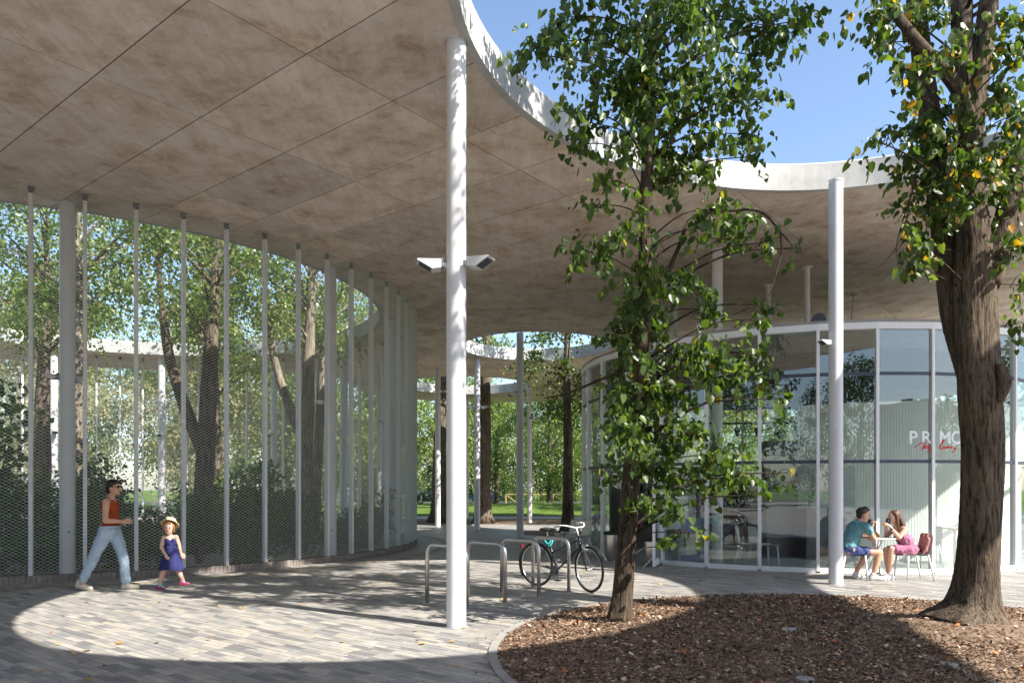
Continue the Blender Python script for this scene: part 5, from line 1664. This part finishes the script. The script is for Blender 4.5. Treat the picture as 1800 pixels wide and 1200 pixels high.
def hand(wrist, d, palm_n, side, k=1.0, curl=0.5):
    """palm, four fingers of unequal length bent twice, thumb from the side of the palm"""
    w_, d, nrm = Vector(wrist), Vector(d).normalized(), Vector(palm_n)
    nrm = (nrm - d * nrm.dot(d)).normalized()
    s = d.cross(nrm) * side
    out = [('c', w_, .022 * k, w_ + d * .03 * k, .026 * k)]
    for u in (-.024, 0, .024): out.append(('c', w_ + d * .025 * k + s * u * k, .016 * k, w_ + d * .085 * k + s * u * 1.15 * k, .014 * k))
    for i, L in enumerate((.062, .073, .068, .052)):
        u = (-.033 + .022 * i) * k
        a = w_ + d * .085 * k + s * u
        d1 = (d * math.cos(curl) + nrm * math.sin(curl)); d2 = (d * math.cos(curl * 2.1) + nrm * math.sin(curl * 2.1))
        b = a + d1 * L * .5 * k; c = b + d2 * L * .5 * k
        out += [('c', a, .0098 * k, b, .0092 * k), ('c', b, .0092 * k, c, .0080 * k)]
    th0 = w_ + d * .03 * k - s * .028 * k
    th1 = th0 + (d * .6 - s * .7 + nrm * .3).normalized() * .04 * k
    out += [('c', th0, .013 * k, th1, .011 * k), ('c', th1, .011 * k, th1 + (d * .9 + nrm * .5).normalized() * .03 * k, .009 * k)]
    return out

def head(c, r, fwd, up=(0, 0, 1)):
    """skull, jaw, nose, ears; fwd is where the face looks"""
    c, f, u = Vector(c), Vector(fwd).normalized(), Vector(up)
    u = (u - f * u.dot(f)).normalized(); s = f.cross(u)
    Mx = Matrix((s, f, u)).transposed()
    P = [('e', c + u * .12 * r, (.78 * r, .95 * r, .98 * r), Mx), ('e', c + f * .22 * r - u * .45 * r, (.58 * r, .62 * r, .66 * r), Mx),
         ('c', c + f * .92 * r - u * .02 * r, .09 * r, c + f * 1.06 * r - u * .26 * r, .14 * r),
         ('e', c + f * .78 * r - u * .58 * r, (.26 * r, .14 * r, .10 * r), Mx), ('e', c + f * .72 * r - u * .88 * r, (.22 * r, .18 * r, .16 * r), Mx)]
    for e in (-1, 1): P.append(('e', c + s * e * .80 * r - f * .05 * r - u * .10 * r, (.10 * r, .17 * r, .26 * r), Mx))
    return P, Mx

def face_bits(parent, c, r, fwd, up=(0, 0, 1), smile=False):
    c, f, u = Vector(c), Vector(fwd).normalized(), Vector(up)
    u = (u - f * u.dot(f)).normalized(); s = f.cross(u); Mx = Matrix((s, f, u)).transposed()
    for e in (-1, 1):
        mb = MB(); mb.ell(c + s * e * .34 * r + f * .84 * r + u * .08 * r, (.14 * r, .10 * r, .085 * r), 0, 10, 6, Mx); mb.build("eye", plain("eye_dark", (.04, .025, .02), .3), parent, smooth=True)
    mb = MB(); mb.ell(c + f * .86 * r - u * .56 * r, (.24 * r, .08 * r, (.06 if not smile else .07) * r), 0, 10, 6, Mx); mb.build("mouth", plain("lips", (.45, .14, .12), .5), parent, smooth=True)

def shoe(parent, heel, toe, mat, h=.09, wd=.045, name="shoe"):
    heel, toe = Vector(heel), Vector(toe)
    d = toe - heel
    blob(name, [('c', heel + Vector((0, 0, h * .45)), wd * .85, heel + d * .45 + Vector((0, 0, h * .42)), wd * .95), ('c', heel + d * .45 + Vector((0, 0, h * .35)), wd * .95, toe + Vector((0, 0, h * .32)) - d * .12, wd * .72),
                ('c', heel + Vector((0, 0, h * .5)), wd * .8, heel + d * .15 + Vector((0, 0, h * 1.05)), wd * .95), ('c', heel + Vector((0, 0, .018)), wd * .7, toe - d * .1 + Vector((0, 0, .016)), wd * .62)], mat, parent, .010, 2)

# --- walking woman: faces +x
WP = gp(193, 1036)
wm = empty("person", (WP.x, WP.y, 0.0), label="woman walking in rust tank top, pale jeans and sunglasses beside the mesh fence", cat="person")
HC = Vector((.068, 0, 1.575)); hr = .105
hp_, MxH = head(HC, hr, (1, -.12, -.05))
sn, sf = Vector((.035, -.165, 1.365)), Vector((-.035, .165, 1.365))
en, ef = Vector((.04, -.205, 1.075)), Vector((-.17, .19, 1.09))
hn, hf = Vector((.265, -.13, 1.06)), Vector((.10, .10, 1.02))
blob("body", hp_ + [('c', (.03, 0, 1.46), .052, (.0, 0, 1.36), .062), ('e', (.0, 0, 1.28), (.105, .155, .16)), ('e', (.005, 0, 1.08), (.10, .135, .16)), ('e', (0, 0, .93), (.115, .15, .11)),
     ('c', sn, .055, sn.lerp(en, .5), .047), ('c', sn.lerp(en, .5), .047, en, .040), ('c', en, .040, en.lerp(hn, .4), .038), ('c', en.lerp(hn, .4), .038, hn, .026), ('c', (0, -.08, 1.37), .055, sn, .055),
     ('c', sf, .055, sf.lerp(ef, .5), .047), ('c', sf.lerp(ef, .5), .047, ef, .040), ('c', ef, .038, hf, .026), ('c', (0, .08, 1.37), .055, sf, .055),
     ('c', (-.02, -.085, .90), .085, (-.185, -.10, .52), .058), ('c', (-.185, -.10, .52), .056, (-.365, -.10, .16), .04), ('c', (.02, .085, .90), .085, (.165, .09, .50), .058), ('c', (.165, .09, .50), .056, (.205, .09, .14), .04),
     ('c', (-.365, -.10, .16), .04, (-.375, -.10, .10), .042), ('c', (.205, .09, .14), .04, (.205, .09, .08), .042)]
     + hand(hn, (1, .25, .05), (.1, .9, -.3), -1, 1.0, .5) + hand(hf, (1, -.4, .1), (.1, -.9, 0), 1, 1.0, .5), SKIN, wm, .009, 3)
RUST = cloth("rust_cotton", (.34, .065, .022))
blob("tank_top", [('e', (.0, 0, 1.29), (.118, .150, .135)), ('e', (.008, 0, 1.10), (.118, .148, .17)), ('c', (.0, -.085, 1.39), .045, (.0, -.08, 1.30), .06), ('c', (.0, .085, 1.39), .045, (.0, .08, 1.30), .06),
     ('e', (.0, 0, .985), (.128, .158, .06)), ('e', (.045, -.02, 1.25), (.10, .13, .08))], RUST, wm, .010, 3)
JN = cloth("pale_denim", (.37, .47, .58), .10)
hL, kL, aL = Vector((-.02, -.085, .90)), Vector((-.185, -.10, .52)), Vector((-.355, -.10, .17))
hR, kR, aR = Vector((.02, .085, .90)), Vector((.165, .09, .50)), Vector((.205, .09, .13))
blob("jeans", [('e', (.0, 0, .905), (.138, .172, .105)), ('c', hL, .105, kL, .078), ('c', kL, .078, aL, .063), ('c', hR, .105, kR, .080), ('c', kR, .080, aR, .066), ('e', (-.02, 0, .83), (.115, .14, .10))], JN, wm, .011, 4)
mb = MB(); mb.lathe((.002, 0, .955), [(.137, 0), (.142, .0), (.142, .035), (.136, .035)], 20); wb = mb.build("waistband", JN, wm); wb.scale = (1, 1.18, 1)
SHB = plain("beige_canvas", (.58, .52, .43), .8)
shoe(wm, (-.44, -.10, .045), (-.21, -.10, .0), SHB, .10, .046); shoe(wm, (.165, .09, .0), (.42, .085, .015), SHB, .09, .046)
HAIRD = plain("dark_hair", (.022, .013, .009), .5, 0, .4, .3, 30)
blob("hair", [('e', HC + Vector((-.026, 0, .052)), (.110, .096, .092)), ('e', HC + Vector((-.068, 0, .0)), (.062, .080, .092)), ('c', HC + Vector((.02, -.03, .105)), .03, HC + Vector((.075, -.02, .085)), .022), ('c', HC + Vector((.02, .03, .105)), .03, HC + Vector((.07, .03, .085)), .022)], HAIRD, wm, .009, 2)
GLS = plain("sunglass_black", (.012, .012, .014), .15)
mb = MB()
for e in (-1, 1):
    mb.ell(HC + Vector((.090, e * .036 - .012, .016)), (.012, .030, .024), 0, 12, 8); mb.tube([HC + Vector((.088, e * .066 - .012, .02)), HC + Vector((-.01, e * .085, .012))], .004, 6)
mb.tube([HC + Vector((.098, -.03, .02)), HC + Vector((.098, .01, .02))], .004, 6)
mb.build("sunglasses", GLS, wm, smooth=True)
mb = MB(); mb.ell(HC + Vector((.090, -.008, -.062)), (.012, .024, .007), 0, 10, 6); mb.build("mouth", plain("lips_woman", (.42, .14, .12), .5), wm)
ph = empty("phone", WP + Vector((.335, -.10, 1.035)), label="pale phone held in the walking woman's hand", cat="phone")
mb = MB(); mb.box((0, 0, 0), (.15, .072, .009), R(12)); mb.build("case", plain("phone_grey", (.35, .36, .38), .3), ph)
mb = MB(); mb.box((0, 0, .006), (.138, .064, .002), R(12)); mb.build("screen", M['transom'], ph)

# --- child: walks +x, looks at the camera
CP = gp(300, 1034)
cd = empty("person", (CP.x, CP.y, 0.0), label="small child in navy sundress and straw hat walking ahead of the woman", cat="person")
HC = Vector((-.015, -.02, .955)); hr = .095
fw = (.15, -1, -.02)
hp_, _ = head(HC, hr, fw)
sn, sf = Vector((-.085, -.05, .80)), Vector((.075, .03, .805))
en, hn = Vector((-.105, -.085, .655)), Vector((-.015, -.155, .555))
ef, hf = Vector((.11, .06, .66)), Vector((.15, .02, .55))
kL, aL, kR, aR = Vector((-.085, -.05, .27)), Vector((-.155, -.05, .10)), Vector((.10, .05, .28)), Vector((.165, .05, .14))
blob("body", hp_ + [('c', (-.01, -.01, .87), .034, (0, 0, .81), .040), ('e', (0, 0, .74), (.075, .068, .10)), ('e', (0, 0, .56), (.08, .075, .13)), ('c', sn, .034, en, .029), ('c', en, .029, hn, .021), ('c', (0, 0, .80), .04, sn, .035),
     ('c', sf, .034, ef, .029), ('c', ef, .029, hf, .021), ('c', (0, 0, .80), .04, sf, .035), ('c', (-.045, -.03, .48), .065, kL, .045), ('c', kL, .044, aL, .030), ('c', (.045, .03, .48), .065, kR, .045), ('c', kR, .044, aR, .030),
     ('c', aL, .03, aL + Vector((0, 0, -.06)), .028), ('c', aR, .03, aR + Vector((.01, 0, -.05)), .028)]
     + hand(hn, (.5, -.2, -.7), (.3, .9, .1), 1, .72, .45) + hand(hf, (.5, -.2, -.6), (-.3, .8, .1), -1, .72, .45), SKIN_PALE, cd, .008, 3)
NAVY = cloth("navy_cotton", (.030, .032, .12))
blob("dress_bodice", [('e', (0, 0, .72), (.086, .080, .085)), ('e', (0, 0, .63), (.088, .082, .09)), ('c', (-.05, -.055, .80), .012, (-.05, -.07, .75), .016), ('c', (.045, -.05, .80), .012, (.045, -.065, .75), .016)], NAVY, cd, .008, 3)
mb = MB(); sk = []
for z, rr2 in ((.66, .086), (.58, .105), (.48, .135), (.38, .160), (.30, .178)):
    for k in range(40):
        a = 2 * math.pi * k / 40; f = 1 + (.10 * (0.66 - z) / .36) * math.sin(7 * a + .4)
        sk.append((rr2 * f * math.cos(a) + .02 * (.66 - z), rr2 * .9 * f * math.sin(a), z + .012 * math.sin(3 * a) * (z < .4)))
mb.raw(sk, [(j * 40 + k, j * 40 + (k + 1) % 40, (j + 1) * 40 + (k + 1) % 40, (j + 1) * 40 + k) for j in range(4) for k in range(40)])
mb.build("skirt", NAVY, cd, smooth=True)
GING = plain("ginger_hair", (.30, .12, .04), .55, 0, .4, .25, 30)
blob("hair", [('e', HC + Vector((-.004, .022, .03)), (.084, .082, .082)), ('c', HC + Vector((-.07, -.03, .03)), .022, HC + Vector((-.078, -.01, -.08)), .014), ('c', HC + Vector((.072, -.02, .03)), .022, HC + Vector((.076, .0, -.07)), .014), ('c', HC + Vector((-.045, -.068, .068)), .02, HC + Vector((.05, -.062, .068)), .02)], GING, cd, .008, 2)
face_bits(cd, HC, hr, fw, smile=True)
STRAW = plain("straw", (.62, .50, .30), .8, 0, .2, .12, 40, .5)
hat = MB()
hat.lathe((0, 0, 0), [(.135, -.006), (.138, .0), (.110, .008), (.088, .018), (.086, .05), (.074, .082), (.045, .098), (.001, .102)], 32)
hat.lathe((0, 0, 0), [(.135, -.006), (.105, .002), (.083, .014)], 32)
ho = hat.build("hat", STRAW, cd, smooth=True); ho.location = HC + Vector((0, .028, .052)); ho.rotation_euler = (R(-38), 0, R(4))
SAND = plain("pink_sandal", (.42, .06, .14), .6); SOCK = cloth("blue_sock", (.30, .55, .66))
for a, tz, dx in ((aL, 0.0, .10), (aR, .045, .12)):
    blob("sock", [('c', a + Vector((0, 0, -.005)), .030, a + Vector((.005, 0, -.055)), .030), ('c', a + Vector((.0, 0, -.06)), .028, a + Vector((.06, -.01, -.075 + tz * .3)), .024)], SOCK, cd, .008, 2)
    shoe(cd, (a.x - .035, a.y, tz), (a.x + dx, a.y - .03, tz + (.02 if tz else 0)), SAND, .045, .032, "sandal")

# --- seated man: faces +x
mn = empty("person", PL_(0, 0, 0), label="man in teal t-shirt and navy shorts drinking from a cup at the round table", cat="person")
HC = Vector((.135, -.02, 1.115)); hr = .105
hp_, _ = head(HC, hr, (1, -.05, -.12))
sn, sf = Vector((.10, -.20, .925)), Vector((.09, .18, .93))
en, hn = Vector((.22, -.235, .715)), Vector((.14, -.06, .735))
ef, hf = Vector((.29, .20, .74)), Vector((.315, .06, .905))
kN, aN = Vector((.36, -.13, .475)), Vector((.265, -.13, .12)); kF, aF = Vector((.30, .13, .475)), Vector((.09, .12, .14))
blob("body", hp_ + [('c', (.085, -.01, 1.03), .056, (.05, 0, .95), .066), ('e', (.02, 0, .86), (.13, .18, .15)), ('e', (-.06, 0, .68), (.12, .155, .17)), ('e', (-.11, 0, .53), (.14, .17, .11)),
     ('c', (.05, -.09, .93), .06, sn, .058), ('c', (.05, .09, .93), .06, sf, .058), ('c', sn, .058, en, .043), ('c', en, .043, hn, .030), ('c', sf, .058, ef, .043), ('c', ef, .043, hf, .029),
     ('c', (-.10, -.10, .515), .09, kN, .062), ('c', kN, .060, kN.lerp(aN, .35), .058), ('c', kN.lerp(aN, .35), .058, aN, .037), ('c', (-.10, .10, .515), .09, kF, .062), ('c', kF, .060, kF.lerp(aF, .35), .058), ('c', kF.lerp(aF, .35), .058, aF, .037),
     ('c', aN, .037, aN + Vector((0, 0, -.06)), .038), ('c', aF, .037, aF + Vector((0, 0, -.06)), .038)]
     + hand(hn, (-.2, .95, .05), (0, 0, -1), 1, 1, .35) + hand(hf, (.05, -.3, .9), (.1, -.9, -.2), 1, 1, .75), SKIN, mn, .0095, 3)
TEE = cloth("teal_cotton", (.12, .27, .30))
blob("t_shirt", [('e', (.02, 0, .865), (.145, .195, .145)), ('e', (-.055, 0, .70), (.138, .172, .18)), ('e', (-.10, 0, .58), (.150, .180, .10)), ('c', (.05, -.10, .935), .074, sn, .074), ('c', sn, .074, sn.lerp(en, .5), .064), ('c', (.05, .10, .935), .074, sf, .074), ('c', sf, .074, sf.lerp(ef, .45), .064), ('c', (.06, 0, .985), .066, (.04, 0, .93), .08)], TEE, mn, .011, 4)
SHO = cloth("navy_shorts", (.045, .060, .16))
blob("shorts", [('e', (-.115, 0, .525), (.155, .185, .105)), ('c', (-.09, -.10, .515), .100, (.14, -.12, .492), .088), ('c', (-.09, .10, .515), .100, (.12, .12, .492), .088)], SHO, mn, .011, 4)
TRN = plain("grey_trainer", (.48, .48, .47), .7); SLW = plain("white_sole", (.75, .75, .73), .6)
shoe(mn, (.215, -.13, 0), (.47, -.14, 0), TRN, .10, .047, "trainer"); shoe(mn, (.045, .12, 0), (.30, .13, 0), TRN, .10, .047, "trainer")
BRN = plain("brown_hair", (.030, .016, .010), .5, 0, .4, .3, 30)
blob("hair", [('e', HC + Vector((-.022, 0, .055)), (.102, .090, .082)), ('e', HC + Vector((-.060, 0, .0)), (.055, .074, .075)), ('c', HC + Vector((.03, -.04, .115)), .03, HC + Vector((.088, -.02, .085)), .02), ('c', HC + Vector((.03, .03, .12)), .03, HC + Vector((.088, .02, .085)), .02)], BRN, mn, .009, 2)
face_bits(mn, HC, hr, (1, -.05, -.12))
def cup(x, y, z, tilt, lab, col):
    t = empty("cup", PL_(x, y, z), label=lab, cat="cup")
    mb = MB(); mb.lathe((0, 0, 0), [(.001, 0), (.029, 0), (.040, .10), (.037, .10), (.027, .006)], 18); b_ = mb.build("cup_body", plain("cup_dark", col, .5), t, smooth=True)
    mb = MB(); mb.lathe((0, 0, 0), [(.042, .098), (.042, .106), (.036, .112), (.001, .112)], 18); mb.build("lid", RUB, t, smooth=True)
    t.rotation_euler = (0, tilt, 0)
cup(.285, -.005, .925, R(-28), "dark paper cup raised to the man's mouth", (.03, .045, .06))
cup(.535, -.02, .94, R(22), "black cup held up by the seated woman", (.012, .012, .014))

# --- seated woman: faces -x
wn2 = empty("person", PL_(.66, 0, 0), label="woman with long brown hair in mauve jumpsuit sitting opposite the man", cat="person")
HC = Vector((.005, -.02, 1.075)); hr = .102
hp_, _ = head(HC, hr, (-1, -.05, -.05))
sn, sf = Vector((.125, -.165, .875)), Vector((.115, .155, .88))
en, hn = Vector((.0, -.20, .735)), Vector((-.085, -.06, .915)); ef, hf = Vector((-.03, .17, .735)), Vector((-.105, .05, .91))
kN, aN = Vector((-.07, -.08, .53)), Vector((-.085, -.06, .14)); kF, aF = Vector((-.09, .06, .50)), Vector((-.05, .08, .13))
blob("body", hp_ + [('c', (.045, -.01, 1.0), .048, (.085, 0, .91), .055), ('e', (.125, 0, .80), (.10, .145, .15)), ('e', (.22, 0, .63), (.105, .135, .16)), ('e', (.285, 0, .51), (.13, .165, .105)),
     ('c', (.10, -.08, .885), .05, sn, .047), ('c', (.10, .08, .885), .05, sf, .047), ('c', sn, .046, en, .036), ('c', en, .036, hn, .025), ('c', sf, .046, ef, .036), ('c', ef, .036, hf, .025),
     ('c', (.27, -.09, .505), .082, kN, .056), ('c', kN, .054, kN.lerp(aN, .35), .052), ('c', kN.lerp(aN, .35), .052, aN, .034), ('c', (.27, .09, .50), .082, kF, .056), ('c', kF, .054, kF.lerp(aF, .35), .052), ('c', kF.lerp(aF, .35), .052, aF, .034),
     ('c', aN, .034, aN + Vector((0, 0, -.07)), .035), ('c', aF, .034, aF + Vector((0, 0, -.07)), .035)]
     + hand(hn, (-.3, .35, .7), (-.3, .8, -.3), -1, .92, .7) + hand(hf, (-.25, -.35, .7), (-.3, -.8, -.3), 1, .92, .7), SKIN_PALE, wn2, .009, 3)
MAU = cloth("mauve_linen", (.36, .135, .22))
blob("jumpsuit", [('e', (.135, 0, .765), (.112, .150, .13)), ('e', (.215, 0, .64), (.120, .150, .16)), ('e', (.285, 0, .52), (.145, .178, .11)), ('c', (.26, -.09, .51), .094, (.0, -.085, .535), .074), ('c', (.26, .09, .505), .094, (-.02, .065, .51), .072), ('c', (.10, -.07, .90), .016, (.11, -.075, .84), .02), ('c', (.10, .07, .90), .016, (.11, .075, .84), .02)], MAU, wn2, .010, 4)
WTR = plain("white_trainer", (.75, .75, .74), .6)
shoe(wn2, (-.045, -.06, 0), (-.28, -.06, 0), WTR, .11, .044, "trainer"); shoe(wn2, (-.01, .08, 0), (-.24, .09, 0), WTR, .11, .044, "trainer")
LHB = plain("long_brown_hair", (.085, .036, .018), .5, 0, .4, .35, 30)
blob("hair", [('e', HC + Vector((.022, 0, .045)), (.100, .088, .085)), ('c', HC + Vector((.065, -.03, .02)), .055, HC + Vector((.115, -.06, -.15)), .055), ('c', HC + Vector((.065, .03, .02)), .055, HC + Vector((.13, .05, -.16)), .055), ('c', HC + Vector((.115, -.06, -.15)), .055, HC + Vector((.185, -.07, -.31)), .022), ('c', HC + Vector((.13, .05, -.16)), .055, HC + Vector((.20, .05, -.30)), .022), ('c', HC + Vector((.0, -.075, .05)), .026, HC + Vector((.03, -.10, -.22)), .02)], LHB, wn2, .010, 3)
face_bits(wn2, HC, hr, (-1, -.05, -.05))
mb = MB(); mb.tube([hn + (en - hn) * .22 + Vector((0, 0, -.012)), hn + (en - hn) * .22 + Vector((0, 0, .012))], .034, 14); mb.build("wristband", RUB, wn2)
# jacket over the chair back, bag on the table
jk = empty("jacket", PL_(1.22, -.02, .40), label="dusty pink jacket hung over the seated woman's chair back", cat="jacket")
blob("cloth", [('c', (.0, -.10, .385), .016, (.0, .13, .385), .016), ('c', (-.025, -.09, .36), .018, (-.05, -.05, .10), .035), ('c', (-.025, .0, .36), .018, (-.05, .0, .10), .04), ('c', (-.025, .12, .36), .018, (-.05, .08, .10), .035), ('e', (-.04, 0.01, .24), (.018, .12, .13))], cloth("dusty_pink", (.42, .22, .20)), jk, .012, 4)
blob("sleeve", [('c', (-.05, -.16, .32), .03, (-.09, -.17, .12), .028), ('c', (-.09, -.17, .12), .028, (-.13, -.12, .05), .026)], cloth("dusty_pink_sleeve", (.40, .20, .18)), jk, .012, 3)
bg_ = empty("paper_bag", PL_(.36, .10, .722), label="crumpled brown paper bag on the round table", cat="bag")
mb = MB(); V = []
for z, a, b in ((0, .13, .06), (.05, .135, .065), (.10, .11, .05), (.15, .07, .03)):
    for k in range(14):
        t_ = 2 * math.pi * k / 14; f = 1 + g.uniform(-.1, .1)
        V.append((a * f * math.cos(t_) - z * .5, b * f * math.sin(t_), z + g.uniform(-.004, .008) * (z > 0)))
mb.raw(V, [(j * 14 + k, j * 14 + (k + 1) % 14, (j + 1) * 14 + (k + 1) % 14, (j + 1) * 14 + k) for j in range(3) for k in range(14)])
mb.build("paper_wrap", plain("brown_paper", (.42, .21, .07), .8), bg_)
mb = MB(); mb.ell((-.04, 0, .13), (.06, .03, .03)); mb.build("pastry", plain("pastry", (.52, .28, .08), .7), bg_, smooth=True)

bpy.data.scenes.remove(SIDE)
